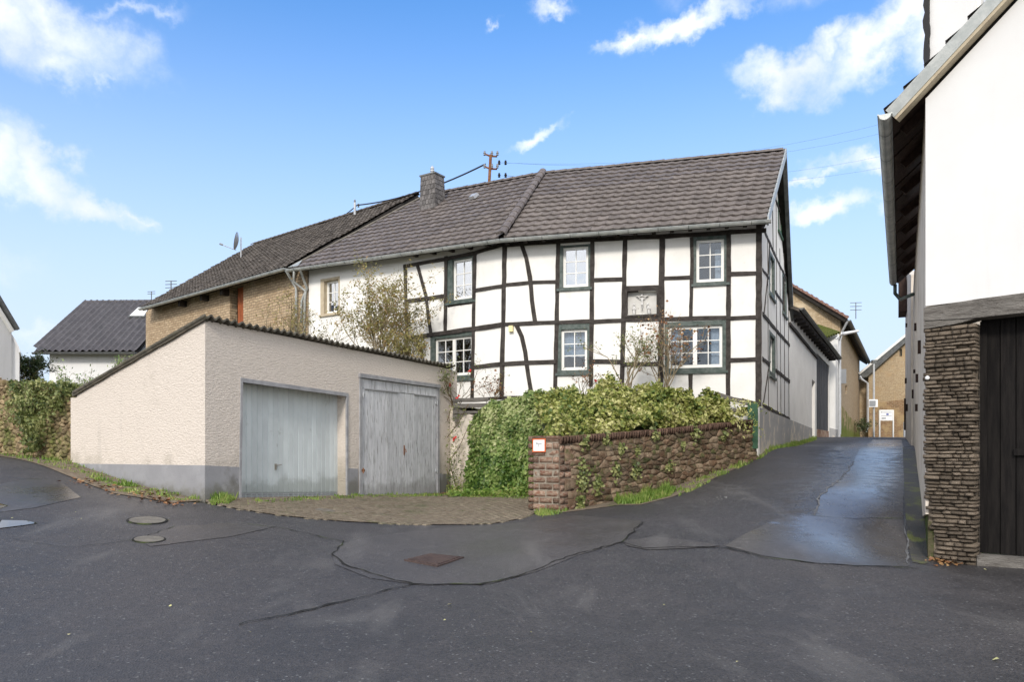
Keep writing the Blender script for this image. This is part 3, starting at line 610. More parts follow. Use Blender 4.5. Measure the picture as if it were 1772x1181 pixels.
def gutter(mb, a, b, r=.075, seg=8):
    a, b = Vector(a), Vector(b); d = (b - a).normalized(); x = d.cross(Vector((0, 0, 1))).normalized()
    vs = []
    for p in (a, b):
        for rr in (r, r - .006):
            for k in range(seg + 1):
                an = math.pi + math.pi * k / seg; vs.append(p + x * math.cos(an) * rr + Vector((0, 0, math.sin(an) * rr)))
    m = seg + 1
    fs = [(k, k + 1, 2 * m + k + 1, 2 * m + k) for k in range(seg)] + [(m + k, 3 * m + k, 3 * m + k + 1, m + k + 1) for k in range(seg)]
    fs += [(k, m + k, m + k + 1, k + 1) for k in range(seg)] + [(2 * m + k, 2 * m + k + 1, 3 * m + k + 1, 3 * m + k) for k in range(seg)]
    fs += [(0, 2 * m, 3 * m, m), (seg, m + seg, 3 * m + seg, 2 * m + seg)]
    mb.add(vs, fs)
    mb.tube([a + x * r + Vector((0, 0, .0)), b + x * r], .012, 6); mb.tube([a - x * r + Vector((0, 0, .0)), b - x * r], .012, 6)
    # closing end discs
    for p in (a, b): mb.add([p + x * math.cos(math.pi + math.pi * k / seg) * r + Vector((0, 0, math.sin(math.pi + math.pi * k / seg) * r)) for k in range(seg + 1)], [tuple(range(seg + 1))])
    return mb
def rings(T, parent, a, b, n, m, r=.08, w=.02):
    for i in range(n):
        p = Vector(a).lerp(Vector(b), (i + .5) / n); d = (Vector(b) - Vector(a)).normalized(); x = d.cross(Vector((0, 0, 1))).normalized()
        mb = MB(); pts = []
        for dd in (-w / 2, w / 2):
            for k in range(7): an = math.pi + math.pi * k / 6; pts.append(p + d * dd + x * math.cos(an) * (r + .006) + Vector((0, 0, math.sin(an) * (r + .006))))
        mb.add(pts, [(k, k + 1, 8 + k, 7 + k) for k in range(6)]); T.part(mb, 'gutter_bracket', m, parent)

# ------------------------------------------------------------------ windows
def window(T, pl, g, w, cols=2, rows=3, sashes=1, casing='green', glass='bigglass', rec=.07, sill=True, fw=.072, curtain=None, proud=.009):
    (gx0, gy0, gx1, gy1), (wx0, wy0, wx1, wy1) = g, w
    def rc(x0, y0, x1, y1):
        xm = (x0 + x1) / 2; _, v1 = pl.uv(xm, y0); _, v0 = pl.uv(xm, y1); a, b = sorted((pl.u(x0), pl.u(x1))); return a, b, v0, v1
    a, b, c, d = rc(gx0, gy0, gx1, gy1); e, f, gg, hh = rc(wx0, wy0, wx1, wy1)
    mb = MB(); cw = M[casing]
    mb.pbox(pl, a, e, c, d, -.14, proud); mb.pbox(pl, f, b, c, d, -.14, proud + .002)
    mb.pbox(pl, e + .001, f - .001, hh, d - .003, -.139, proud - .004); mb.pbox(pl, e + .001, f - .001, c + .003, gg, -.139, proud - .005)
    win = T.part(mb, 'window', cw)
    if sill: T.part(MB().pbox(pl, a - .04, b + .04, c - .02, c + .045, .0, proud + .05), 'sill', cw, win)
    mb = MB(); o0, o1 = -rec - .05, -rec
    mb.pbox(pl, e, e + fw, gg, hh, o0, o1); mb.pbox(pl, f - fw, f, gg, hh, o0, o1); mb.pbox(pl, e + fw, f - fw, hh - fw, hh, o0, o1 - .002); mb.pbox(pl, e + fw, f - fw, gg, gg + fw * 1.2, o0, o1 - .002)
    spans = [(e + fw, f - fw)]
    if sashes == 2:
        m_ = (e + f) / 2; mb.pbox(pl, m_ - .055, m_ + .055, gg + fw * 1.2, hh - fw, o0, o1 + .004); spans = [(e + fw, m_ - .055), (m_ + .055, f - fw)]
    T.part(mb, 'frame', M['framew'], win)
    bt = .024; v0, v1 = gg + fw * 1.2, hh - fw
    for (s0, s1) in spans:
        for i in range(1, cols):
            x = s0 + (s1 - s0) * i / cols; T.part(MB().pbox(pl, x - bt / 2, x + bt / 2, v0, v1, o0 + .01, o1 - .012), 'glazing_bar', M['framew'], win)
        for j in range(1, rows):
            y = v0 + (v1 - v0) * j / rows; T.part(MB().pbox(pl, s0, s1, y - bt / 2, y + bt / 2, o0 + .011, o1 - .014), 'glazing_bar', M['framew'], win)
        for i in range(cols):
            for j in range(rows):
                x0, x1 = s0 + (s1 - s0) * i / cols, s0 + (s1 - s0) * (i + 1) / cols; y0, y1 = v0 + (v1 - v0) * j / rows, v0 + (v1 - v0) * (j + 1) / rows
                tilt = random.uniform(-.004, .004)
                mbp = MB(); mbp.prism([pl.P(x0, y0, o0 + .022 + tilt), pl.P(x1, y0, o0 + .022 - tilt), pl.P(x1, y1, o0 + .022 - tilt), pl.P(x0, y1, o0 + .022 + tilt)],
                          [pl.P(x0, y0, o0 + .016 + tilt), pl.P(x1, y0, o0 + .016 - tilt), pl.P(x1, y1, o0 + .016 - tilt), pl.P(x0, y1, o0 + .016 + tilt)])
                T.part(mbp, 'pane', M[glass], win)
    if curtain:
        for (c0, c1, k0, k1) in curtain:       # fractions of the opening: left, right, bottom, top
            u0 = e + (f - e) * c0; u1 = e + (f - e) * c1; n = 14; vs = []
            for i in range(n + 1):
                u = u0 + (u1 - u0) * i / n; q = -.24 + .02 * math.sin(i * 2.4)
                vs += [pl.P(u, gg + (hh - gg) * k0 + .015 * math.sin(i * 1.3), q), pl.P(u, gg + (hh - gg) * k1, q)]
            T.part(MB().add(vs, [(2 * i, 2 * i + 2, 2 * i + 3, 2 * i + 1) for i in range(n)]), 'curtain', M['curtain'], win, smooth=True)
    T.part(MB().pbox(pl, a - .1, b + .1, c - .1, d + .1, -.9, -.88), 'dark_room_panel', M['room'], win)  # dark panel standing in for the unlit room, its darkness put into the colour
    i_ = .012
    return [(a + i_, c + i_), (b - i_, c + i_), (b - i_, d - i_), (a + i_, d - i_)]

_beam = [0]
def beam(T, pl, pts, wpx, name='timber_post', jit=.008, m='timber'):
    uv = [pl.uv(*p) for p in pts]; _, z = pl.k(pts[0][0]); _, z2 = pl.k(pts[-1][0]); w = .92 * wpx * (z + z2) / 2 / F
    _beam[0] += 1; q = .012 + (_beam[0] % 40) * .0009
    return T.part(MB().strip(pl, uv, w, -.05, q, jit), name, M[m])

# ------------------------------------------------------------------ the half-timbered house
HS = Thing('half_timbered_house', 'long white two storey house with black timber framing and brown tiled roof', 'house', (C0.x, C0.y, h1(*C0)))
holesA = [window(HS, PA, (966.5, 424, 1022, 502), (974, 427, 1018, 497), glass='skyglass'),
          window(HS, PA, (964, 561, 1022, 649), (971, 570, 1016, 641), glass='bigglass', curtain=[(.02, .98, .35, 1)]),
          window(HS, PA, (1199, 408, 1260, 494), (1205, 414, 1253, 488), curtain=[(.0, .32, .0, .8)]),
          window(HS, PA, (1150, 556, 1257, 646), (1156, 564, 1250, 637), sashes=2, curtain=[(.74, .98, .2, 1), (.0, .2, 0, 1)])]
uvA = lambda x, y: PA.uv(x, y)
LA = PA.u(874)
nicheuv = [uvA(1085, 545), uvA(1137, 545), uvA(1137, 504), uvA(1085, 504)]
eave_v = E + 5.88
outA = [(0, E + .95), (PA.u(874), E + 1.2), (PA.u(874), eave_v + .25), (0, eave_v + .25)]
mb = MB().wall(PA, outA, holesA + [nicheuv], -.18, 0)
holesB = [window(HS, PB, (773, 440, 821, 525), (783, 448, 817, 518), glass='skyglass'),
          window(HS, PB, (745, 576, 819, 660), (752, 584, 816, 651), sashes=2),
          window(HS, PB, (555, 481, 588, 546), (561, 485, 586, 542), casing='beige', proud=.012, rec=.13, glass='skyglass')]
LBu = PB.u(525)
PB_len = LBu
v_at = lambda x, y: PB.uv(x, y)
outB = [(0, E + 1.2), (LBu, E - .4), (LBu, E + 6.3), (PB.u(700), E + 6.05 + .15), (0, eave_v + .25)]
mb.wall(PB, outB, holesB, -.18, 0)
# gable (asymmetric), back and far walls
UG = PG.len
ER = Vector((6.455, 18.99, E + 400 / F * 18.99)); EB = Vector((-.28, 20.77, E + 5.86)); ELf = W(500, 466, 25.5)
RR = Vector((8.27, 22.7, E + 9.05)); RB = Vector((1.02, 24.6, E + 9.04)); RLf = W(737, 340, 26.6)
def Gv(px, py): return PG.uv(px, py)
uap = (Vector((RR.x, RR.y)) - C0).dot(PG.d)
vbk = Gv(1366, 548)[1]
outG = [(0.001, h1(*C0) - .4), (UG, h1(10, 27.1) - .4), (UG, vbk - .05), (uap, RR.z - .22), (0.001, eave_v + .1)]
holesG = [window(HS, PG, (1331, 440, 1340.5, 518), (1332.5, 446, 1339.5, 508)), window(HS, PG, (1353.5, 478, 1361, 548), (1354.5, 482, 1360.2, 541)),
          window(HS, PG, (1331, 577, 1341.5, 655), (1332.5, 583, 1340, 645)), window(HS, PG, (1346, 352, 1352.5, 408), (1347, 357, 1351.5, 402), casing='greenb')]
mb.wall(PG, outG, holesG, -.18, 0)
Cb = PG.P(UG, 0); back_l = Vector((-3.6, 31.5))
mb.prism([Vector((Cb.x, Cb.y, E - 1)), Vector((back_l.x, back_l.y, E - 1)), Vector((back_l.x, back_l.y, E + 4.6)), Vector((Cb.x, Cb.y, E + 4.6))],
         [Vector((Cb.x - .1, Cb.y - .2, E - 1)), Vector((back_l.x, back_l.y - .2, E - 1)), Vector((back_l.x, back_l.y - .2, E + 4.6)), Vector((Cb.x - .1, Cb.y - .2, E + 4.6))])
HS.part(mb, 'wall', M['white'])
# plinths
mb = MB(); mb.wall(PG, [(-.02, h1(*C0) - .5), (UG, h1(10, 27) - .5), (UG, Gv(1366, 727)[1]), (-.02, Gv(1319, 708)[1])], [], -.16, .03)
HS.part(mb, 'plinth', M['plinth2'])
mb = MB(); mb.wall(PA, [(-.03, h1(*C0) - .5), (LA, E - 1.5), (LA, E + 1.25), (-.03, uvA(1310, 706)[1])], [], -.25, .02); mb.wall(PB, [(0, E - 1.5), (LBu, E - 1.5), (LBu, E - .35), (PB.u(700), E + .9), (0, E + 1.25)], [], -.25, .021)
HS.part(mb, 'plinth', M['white'])
# timbers of the right section
for pts, w in [([(873.5, 420), (871, 560), (867.5, 688)], 8.5), ([(966, 420), (963.5, 560), (960, 690)], 8), ([(1025.5, 416), (1024, 560), (1022.5, 670)], 8), ([(1081.5, 411), (1079, 550), (1076, 690)], 8.5),
               ([(1146, 408), (1144.5, 550), (1143, 690)], 10.5), ([(1196.5, 411), (1197.5, 450), (1195.5, 550)], 7), ([(1195, 648), (1195, 690)], 8), ([(1261, 404), (1260.5, 550), (1259.5, 700)], 8.5), ([(1313.2, 388), (1313, 550), (1312.5, 704)], 11)]:
    beam(HS, PA, pts, w)
for pts, w in [([(901, 418), (911, 448), (917, 480), (921, 520), (926, 557)], 8), ([(894, 563), (903, 583), (909, 610), (914, 650), (922, 692)], 8)]: beam(HS, PA, pts, w, 'timber_brace')
for pts, w in [([(871, 425), (1000, 416), (1160, 409), (1326, 398.5)], 8), ([(874, 494), (920, 489.5), (964, 488)], 6.5), ([(1025, 485), (1080, 484)], 7), ([(1081, 498), (1144, 496.5)], 5.5), ([(1146, 482), (1197, 480)], 7), ([(1262, 475), (1312, 473)], 7.5),
               ([(872, 562), (920, 560), (964, 558)], 7.5), ([(964, 559), (1025, 556)], 7.5), ([(1025, 557.5), (1080, 555)], 7.5), ([(1080, 553.5), (1144, 552)], 9), ([(1145, 553), (1262, 550)], 7.5), ([(1262, 552), (1312, 549)], 7.5),
               ([(869, 631), (910, 628), (962, 627)], 8), ([(1023, 626), (1078, 627)], 8), ([(1077, 631), (1144, 630)], 8), ([(1260, 624), (1312, 622)], 7.5), ([(1250, 688), (1312, 699)], 7), ([(868, 689), (962, 686)], 5)]: beam(HS, PA, pts, w, 'timber_rail')
# left section
for pts, w in [([(701.5, 458), (704, 560), (705, 640)], 6), ([(772.5, 444), (771, 577)], 6.5), ([(822.5, 437), (820, 560), (817.5, 690)], 6.5)]: beam(HS, PB, pts, w)
for pts, w in [([(722, 456), (729, 480), (738, 512), (742, 550), (747, 582)], 6), ([(721, 585), (728, 605), (736, 640)], 5.5)]: beam(HS, PB, pts, w, 'timber_brace')
for pts, w in [([(699, 461.5), (774, 448.5), (822, 438), (873, 423)], 6.5), ([(703, 522), (772, 512.5)], 6.5), ([(822, 503), (871, 495)], 6), ([(704, 588), (745, 580), (822, 569.5), (872, 562)], 8), ([(819, 636), (869, 630.5)], 7.5), ([(775, 530), (820, 523)], 5), ([(790, 694), (868, 689)], 5)]: beam(HS, PB, pts, w, 'timber_rail')
# gable timbers
for pts, w in [([(1328, 408), (1329.5, 705)], 1.6), ([(1342.5, 300), (1343.5, 560), (1345, 715)], 1.6), ([(1349, 430), (1351, 716)], 1.5), ([(1356, 330), (1357.5, 720)], 1.4), ([(1363, 420), (1365, 724)], 1.6), ([(1336, 335), (1337.5, 440)], 1.5)]: beam(HS, PG, pts, w * 1.7, jit=.02)
for pts, w in [([(1319, 392), (1342, 445), (1365, 492)], 8), ([(1319, 467), (1330, 481)], 7), ([(1341, 505), (1354, 524)], 7), ([(1319, 543), (1342, 571), (1366, 598)], 8), ([(1319, 621), (1331, 631)], 8), ([(1342, 641), (1366, 661)], 8), ([(1319, 701), (1342, 714), (1366, 726)], 8), ([(1336, 332), (1361, 396)], 6)]:
    beam(HS, PG, pts, w * .75, 'timber_rail', .015)
beam(HS, PG, [(1321, 545), (1329, 470), (1331, 420)], 2.6, 'timber_brace', .015); beam(HS, PG, [(1320.5, 697), (1329, 640)], 2.6, 'timber_brace', .015)
# rafter feet and roof
for k in range(20):
    px = 722 + k * 31.5; pl = PA if px > 874 else PB; u, v = pl.uv(px, (404 - .0 * px) if False else (415 - (px - 874) * .078 if px > 874 else 415 + (874 - px) * .138))
    HS.part(MB().pbox(pl, u - .05, u + .05, v - .17, v - .06, -.1, .37), 'rafter_end', M['timber'])
roof_parts = MB()
nR = (EB - ER).cross(RR - ER).normalized(); nR = nR if nR.z > 0 else -nR
nL = (ELf - EB).cross(RB - EB).normalized(); nL = nL if nL.z > 0 else -nL
RLf = hit3(737, 340, EB, nL); RBx = RB.copy(); RB = RB; qR = hit3(940, 301, EB, nR)
BK = W(1372, 545, 27.5); BKl = Vector((-3.0, 32.0, BK.z))
slabroof(roof_parts, [EB, ER, RR, RB], nR, -.13, -.03); slabroof(roof_parts, [ELf, EB, RB, RLf], nL, -.131, -.032)
nK = (BK - RR).cross(RB - RR).normalized(); nK = nK if nK.z > 0 else -nK
slabroof(roof_parts, [RR, BK, BKl, RLf], nK, -.12, -.0)
roof = HS.part(roof_parts, 'roof', M['deck'])
tmH = tile_mesh(.30, .345, .024, .04)
mA, _ = slope(EB, ER, RR, RB, .30, .345, 'R'); mB, _ = slope(ELf, EB, RB, RLf, .30, .345, 'L')
place_tiles(HS, roof, mA + mB, tmH, M['tile'], M['tileS'])
mK, _ = slope(BK + Vector((0, 0, 0)), BKl, RLf, RR, .6, .69, 'L')
ridgeM = M['tile']
caps(HS, RR + (RB - RR) * .01, RB, ridgeM, roof); caps(HS, RB, RLf, ridgeM, roof); caps(HS, EB + nR * .03, RB + nR * .02, ridgeM, roof, .13, .36, 'hip_tile', .10)
# verge boards
vd = (RR - ER); 
mb = MB(); off = Vector((PG.n.x, PG.n.y, 0)) * .03
mb.prism([ER + off + Vector((0, 0, .07)), RR + off + Vector((0, 0, .09)), RR + off + Vector((0, 0, -.16)), ER + off + Vector((0, 0, -.16))], [ER - off * .3 + Vector((0, 0, .07)), RR - off * .3 + Vector((0, 0, .09)), RR - off * .3 + Vector((0, 0, -.16)), ER - off * .3 + Vector((0, 0, -.16))])
HS.part(mb, 'verge_board', M['zinc'])
mb = MB(); BK1 = BK + Vector((0, 0, 0))
mb.prism([RR + off + Vector((0, 0, .09)), BK1 + off + Vector((0, 0, .07)), BK1 + off + Vector((0, 0, -.24)), RR + off + Vector((0, 0, -.24))], [RR - off * 3 + Vector((0, 0, .09)), BK1 - off * 3 + Vector((0, 0, .07)), BK1 - off * 3 + Vector((0, 0, -.24)), RR - off * 3 + Vector((0, 0, -.24))])
HS.part(mb, 'verge_board', M['zincd'])
# gutter with brackets, flashing on the left verge
dz = Vector((0, 0, -.05))
fA = Vector((PA.n.x, PA.n.y, 0)) * .07; fB = Vector((PB.n.x, PB.n.y, 0)) * .07
mb = MB(); gutter(mb, ER + fA + dz + (ER - EB).normalized() * .08, EB + (fA + fB) / 2 + dz); gutter(mb, EB + (fA + fB) / 2 + dz, ELf + fB + dz)
gt = HS.part(mb, 'gutter', M['zinc'], recalc=False)
rings(HS, gt, ER + fA + dz, EB + fA + dz, 9, M['zincd']); rings(HS, gt, EB + fB + dz, ELf + fB + dz, 11, M['zincd'])
mb = MB(); mb.tube([ELf.lerp(RLf, .03) + nL * .04, ELf.lerp(RLf, .98) + nL * .05], .04, 6); HS.part(mb, 'verge_flashing', M['concrete'])
HS.part(MB().prism([p + nL * .07 for p in (ELf.lerp(RLf, .0), ELf.lerp(EB, .055), ELf.lerp(EB, .05).lerp(ELf.lerp(RLf, .1), .9), ELf.lerp(RLf, .1))], [p + nL * .05 for p in (ELf.lerp(RLf, .0), ELf.lerp(EB, .055), ELf.lerp(EB, .05).lerp(ELf.lerp(RLf, .1), .9), ELf.lerp(RLf, .1))]), 'lead_flashing', M['zinc'])
# downpipes at the left end
p0 = ELf + fB + (EB - ELf).normalized() * .35 + Vector((0, 0, -.1))
wl = lambda px, py, o=.08: PB.at(px, py, o)
for pts in ([p0, wl(520, 490, .3), wl(533, 505, .1), wl(531, 520, .09), wl(529, 640, .09)], [p0 + (EB - ELf).normalized() * .3, wl(534, 478, .3), wl(535, 500, .10), wl(527, 522, .12), wl(526, 560, .12)]):
    HS.part(MB().tube(pts, .042, 8), 'downpipe', M['zinc'], smooth=True)
# chimney clad in slates with cowl
cb = hit3(753, 362, EB, nL); ct = Vector((cb.x, cb.y, W(0, 299, cb.y).z))
d1 = Vector((-PB.d.x, -PB.d.y, 0)); fl = Vector((PB.d.x, PB.d.y, 0)); bk = Vector((-PB.n.x, -PB.n.y, 0))
wT, wB, dT, dB = .62, .70, .50, .62; zt, zb = ct.z, cb.z - .1
def chim(a, b, top): w_, d_ = (wT, dT) if top else (wB, dB); s_ = (wB - w_) / 2; o = cb + fl * (s_ + a * w_) + bk * (s_ * .6 + b * d_); return Vector((o.x, o.y, zt if top else zb - (.0)))
core = MB(); core.prism([chim(0, 0, 0), chim(1, 0, 0), chim(1, 1, 0), chim(0, 1, 0)], [chim(0, 0, 1), chim(1, 0, 1), chim(1, 1, 1), chim(0, 1, 1)])
ch = HS.part(core, 'chimney', M['slate'])
for (A, Bq) in (((0, 0), (1, 0)), ((0, 0), (0, 1))):
    nrm = (-bk if A[1] == Bq[1] else -fl); n = 5 if A[1] == Bq[1] else 4; rows = 8
    for j in range(rows):
        for i in range(n + (j % 2)):
            s0 = max(0, (i - .5 * (j % 2)) / n); s1 = min(1, (i + 1 - .5 * (j % 2)) / n) - .02
            if s1 <= s0: continue
            def q(s, t, o): a = chim(A[0] + (Bq[0] - A[0]) * s, A[1] + (Bq[1] - A[1]) * s, 0); b = chim(A[0] + (Bq[0] - A[0]) * s, A[1] + (Bq[1] - A[1]) * s, 1); return a.lerp(b, t) + nrm * o
            t0, t1 = j / rows, min(1, (j + 1.1) / rows); k = random.uniform(.018, .026)
            HS.part(MB().prism([q(s0, t0, k), q(s1, t0, k), q(s1, t1, .008), q(s0, t1, .008)], [q(s0, t0, .003), q(s1, t0, .003), q(s1, t1, .001), q(s0, t1, .001)]), 'slate', M['slate'], ch)
cc = (chim(0, 0, 1) + chim(1, 1, 1)) / 2
mb = MB(); e_ = .05; P4 = [cc + (chim(a, b, 1) - cc) * 1.12 for a, b in ((0, 0), (1, 0), (1, 1), (0, 1))]
HS.part(mb.prism(P4, [p + Vector((0, 0, .05)) for p in P4]), 'chimney_cap', M['zincd'], ch)
HS.part(MB().lathe((cc.x, cc.y, zt + .04), [(.055, 0), (.055, .08), (.075, .09), (.075, .12), (.05, .14), (.075, .17), (.075, .2), (.05, .22), (.07, .25), (.06, .3), (.03, .34), (.01, .36)], 12), 'chimney_cowl', M['steel'], ch)
# roof vent
vp = hit3(818, 348, EB, nL) + nL * .06
HS.part(MB().prism([vp + fl * .12, vp - fl * .12, vp - fl * .12 + bk * .25 + Vector((0, 0, .2)), vp + fl * .12 + bk * .25 + Vector((0, 0, .2))], [p + nL * .1 for p in (vp + fl * .10, vp - fl * .10, vp - fl * .10 + bk * .2 + Vector((0, 0, .16)), vp + fl * .10 + bk * .2 + Vector((0, 0, .16)))]), 'roof_vent', M['steel'], roof)
HS.part(MB().pbox(PA, *sorted((PA.u(882), PA.u(889))), PA.uv(885, 575)[1], PA.uv(885, 565)[1], 0, .12), 'wall_lamp', M['yellowbox'])

# devotional relief in its niche
WR = Thing('crucifix_relief', 'white crucifix relief with two small robed figures in framed niche', 'relief', PA.at(1111, 545))
u0, v0 = uvA(1137, 544.5); u1, v1 = uvA(1085, 504.5); cu = (u0 + u1) / 2
WR.part(MB().pbox(PA, u0, u1, v0, v1, -.16, -.14), 'niche_panel', M['niche'])
mb = MB()
for a in ((u0 - .045, u0 + .01, v0 - .05, v1 + .05), (u1 - .01, u1 + .045, v0 - .05, v1 + .05)): mb.pbox(PA, *a, -.14, .055)
for a in ((u0 + .01, u1 - .01, v0 - .05, v0 + .008), (u0 + .01, u1 - .01, v1 - .008, v1 + .05)): mb.pbox(PA, *a, -.14, .052)
WR.part(mb, 'niche_frame', M['timber'])
hh = v1 - v0; q = lambda a, b, o: PA.P(cu - a * hh, v0 + b * hh, o - .13)
mb = MB(); mb.tube([q(0, .02, .03), q(0, .97, .03)], .018, 6); mb.tube([q(-.25, .80, .03), q(.25, .80, .03)], .018, 6); mb.tube([q(-.1, .05, .04), q(.1, .05, .04)], .03, 6); WR.part(mb, 'cross', M['niche'])
mb = MB(); mb.tube([q(0, .20, .06), q(.0, .42, .07), q(.005, .58, .07), q(0, .72, .07)], .014, 8, .032); mb.ball(q(-.01, .80, .085), .03); mb.tube([q(0, .69, .07), q(-.12, .74, .06), q(-.22, .82, .05)], .016, 6, .009); mb.tube([q(0, .69, .07), q(.12, .74, .06), q(.22, .82, .05)], .016, 6, .009); mb.tube([q(0, .40, .07), q(0, .50, .07)], .032, 8, .03)
WR.part(mb, 'crucified_figure', M['sculpt'], smooth=True)
for sx, lean in ((-.33, .02), (.27, -.04)):
    mb = MB(); mb.tube([q(sx - lean, .01, .05), q(sx, .15, .06), q(sx, .30, .06), q(sx + lean, .38, .06)], .05, 8, .028); mb.ball(q(sx + lean, .45, .065), .026); mb.tube([q(sx - .05, .33, .06), q(sx - .06, .24, .09), q(sx, .28, .10)], .014, 6); mb.tube([q(sx + .05, .33, .06), q(sx + .06, .24, .09), q(sx, .28, .10)], .014, 6)
    mb.tube([q(sx + lean - .02, .5, .05), q(sx + lean - .04, .38, .05)], .02, 6)
    WR.part(mb, 'robed_figure', M['sculpt'], smooth=True)
# ------------------------------------------------------------------ barn behind
BO = Vector((-7.17, 25.8)); BE1 = W(497, 462, 25.55); BE2 = W(244, 533, 33.0); BR1 = W(722, 337, 29.3); BR2 = W(437, 425, 36.4)
PBn = Plane((BE1.x + .30, BE1.y + .38), (BE2.x + .42, BE2.y + .35)); 
BN = Thing('brick_barn', 'buff brick barn with long dark tiled roof left of the white house', 'barn', (BO.x, BO.y, 1.2))
buff = brickmat('buff_barn_brick', PBn.d, (.56, .43, .29), (.42, .31, .20), (.27, .21, .15), bw=.29, bh=.10, blot=(.60, .50, .36), bthr=(.5, .9), bump=1.0)
hole = [PBn.uv(421, 620), PBn.uv(421, 492), PBn.uv(398, 497), PBn.uv(398, 620)]
be = lambda px: PBn.uv(px, 462 + (497 - px) * .2806 + 2)[1]
uE = PBn.u(256)
mb = MB().wall(PBn, [(-.5, 0), (uE, 0), (uE, be(256) - .1), (-.5, be(525) - .1)], [hole], -.3, 0)
mb.wall(Plane(PBn.P(uE, 0).xy, Vector((BR2.x, BR2.y)) + (PBn.P(uE, 0).xy - Vector((BE2.x, BE2.y)))), [(0, 0), (6, 0), (6, BR2.z - .4), (0, be(256) - .2)], [], -.3, 0)
BN.part(mb, 'wall', buff)
for i in range(3):
    ua, ub = PBn.u(419) , PBn.u(406); w_ = (ub - ua) / 3; BN.part(MB().pbox(PBn, ua + i * w_ + .008, ua + (i + 1) * w_ - .008, PBn.uv(412, 620)[1], PBn.uv(412, 497)[1], -.2, -.12 - .004 * i), 'board', M['reddoor'])
PBg = Plane(PBn.P(-.5, 0).xy, (BR1.x - .1, BR1.y - .1)); gl = PBg.len
buffg = brickmat('grey_brown_gable_brick', PBg.d, (.28, .23, .18), (.22, .18, .14), (.32, .28, .23))
mb = MB(); mb.wall(PBg, [(0, 3), (gl + 3, 3), (gl + 3, BR1.z - 2.6), (gl, BR1.z - .25), (0.0, BE1.z - .1)], [], -.3, .02); BN.part(mb, 'gable_wall', buffg)
nBn = (BE2 - BE1).cross(BR1 - BE1).normalized(); nBn = nBn if nBn.z > 0 else -nBn
BR2 = hit3(437, 425, BE1, nBn)
bkv = Vector((.62, .78, 0)) * 5.5
mb = MB(); slabroof(mb, [BE1, BE2, BR2, BR1], nBn, -.16, -.02); k1, k2 = BR1 + bkv + Vector((0, 0, -4)), BR2 + bkv + Vector((0, 0, -4))
nb2 = (BR2 - BR1).cross(k1 - BR1).normalized(); nb2 = nb2 if nb2.z > 0 else -nb2; slabroof(mb, [BR1, BR2, k2, k1], nb2, -.15, 0)
broof = BN.part(mb, 'roof', M['deck'])
mt, _ = slope(BE2, BE1, BR1, BR2, .25, .30, 'L', .012); place_tiles(BN, broof, mt, tile_mesh(.25, .30, .028, lip=.038), M['tileB'], M['tileB'], limit=0)
caps(BN, BR1, BR2, M['tileB'], broof, .12, .4)
mb = MB(); gutter(mb, BE1 + Vector((-.03, -.05, -.06)), BE2 + Vector((-.03, -.05, -.06)), .08); BN.part(mb, 'gutter', M['zinc'], recalc=False)
BN.part(MB().tube([BE1 + Vector((-.03, -.05, -.12)), PBn.at(514, 485, .25), PBn.at(517, 500, .1), PBn.at(516, 640, .1)], .045, 8), 'downpipe', M['zinc'], smooth=True)
for px in (322, 360, 395): u, v = PBn.uv(px, 0); v = be(px); BN.part(MB().pbox(PBn, u - .09, u + .09, v - .45, v - .22, -.1, .3), 'rafter_end', M['timber'])
# satellite dish, aerials, service masts and their wires
def on_barn(px, py): return hit3(px, py, BE1, nBn)
dp = on_barn(417, 447); SDt = Thing('satellite_dish', 'white satellite dish on short pole above the dark barn roof', 'satellite dish', dp)
sc = dp.y / F
SDt.part(MB().tube([dp + Vector((0, 0, -.1)), dp + Vector((0, 0, 36 * sc))], .03, 8), 'pole', M['steel'])
dc = dp + Vector((-4 * sc, -.1, 28 * sc)); dn_ = Vector((-.96, -.2, .18)).normalized(); dx = dn_.cross(Vector((0, 0, 1))).normalized(); dy = dx.cross(dn_)
vs = []; rs = .42
for i in range(6):
    for k in range(20): a = 2 * math.pi * k / 20; r_ = rs * i / 5; vs.append(dc + dx * math.cos(a) * r_ * .9 + dy * math.sin(a) * r_ + dn_ * (.10 * (i / 5) ** 2))
mb = MB(); mb.add(vs, [(i * 20 + k, i * 20 + (k + 1) % 20, i * 20 + 20 + (k + 1) % 20, i * 20 + 20 + k) for i in range(5) for k in range(20)]); mb.add([v - dn_ * .02 for v in vs], [(i * 20 + k, i * 20 + 20 + k, i * 20 + 20 + (k + 1) % 20, i * 20 + (k + 1) % 20) for i in range(5) for k in range(20)])
SDt.part(mb, 'dish', M['steel'], smooth=True, recalc=False)
SDt.part(MB().tube([dc - dy * rs, dc - dy * rs * .75 + dn_ * .68], .018, 6), 'feed_arm', M['steel']); SDt.part(MB().tube([dc - dy * rs * .75 + dn_ * .62, dc - dy * rs * .7 + dn_ * .76], .045, 8), 'receiver', M['grey'])
def aerial(base, h, rungs, label, wdt=.5):
    t = Thing('roof_aerial', label, 'aerial', base); t.part(MB().tube([base, base + Vector((0, 0, h))], .025, 6), 'pole', M['zincd'])
    for i in range(rungs): z = base.z + h * (1 - .22 * i) - .03; t.part(MB().tube([Vector((base.x - wdt, base.y, z)), Vector((base.x + wdt, base.y, z + .02))], .018, 5), 'crossbar', M['zincd'])
aerial(W(296, 512, 36.8), 26 / F * 36.8, 3, 'small aerial with three crossbars at the far end of barn roof', .28)
mp_ = hit3(846, 322, EB, nL); mp_ = Vector((mp_.x, mp_.y + .1, mp_.z)); ms = Thing('service_mast', 'rusty electricity mast with insulators rising from the brown tiled ridge', 'mast', mp_)
k = mp_.y / F; mt_ = mp_ + Vector((3 * k, 0, 56 * k)); ms.part(MB().tube([mp_, mt_], .05, 8), 'pole', M['rust'])
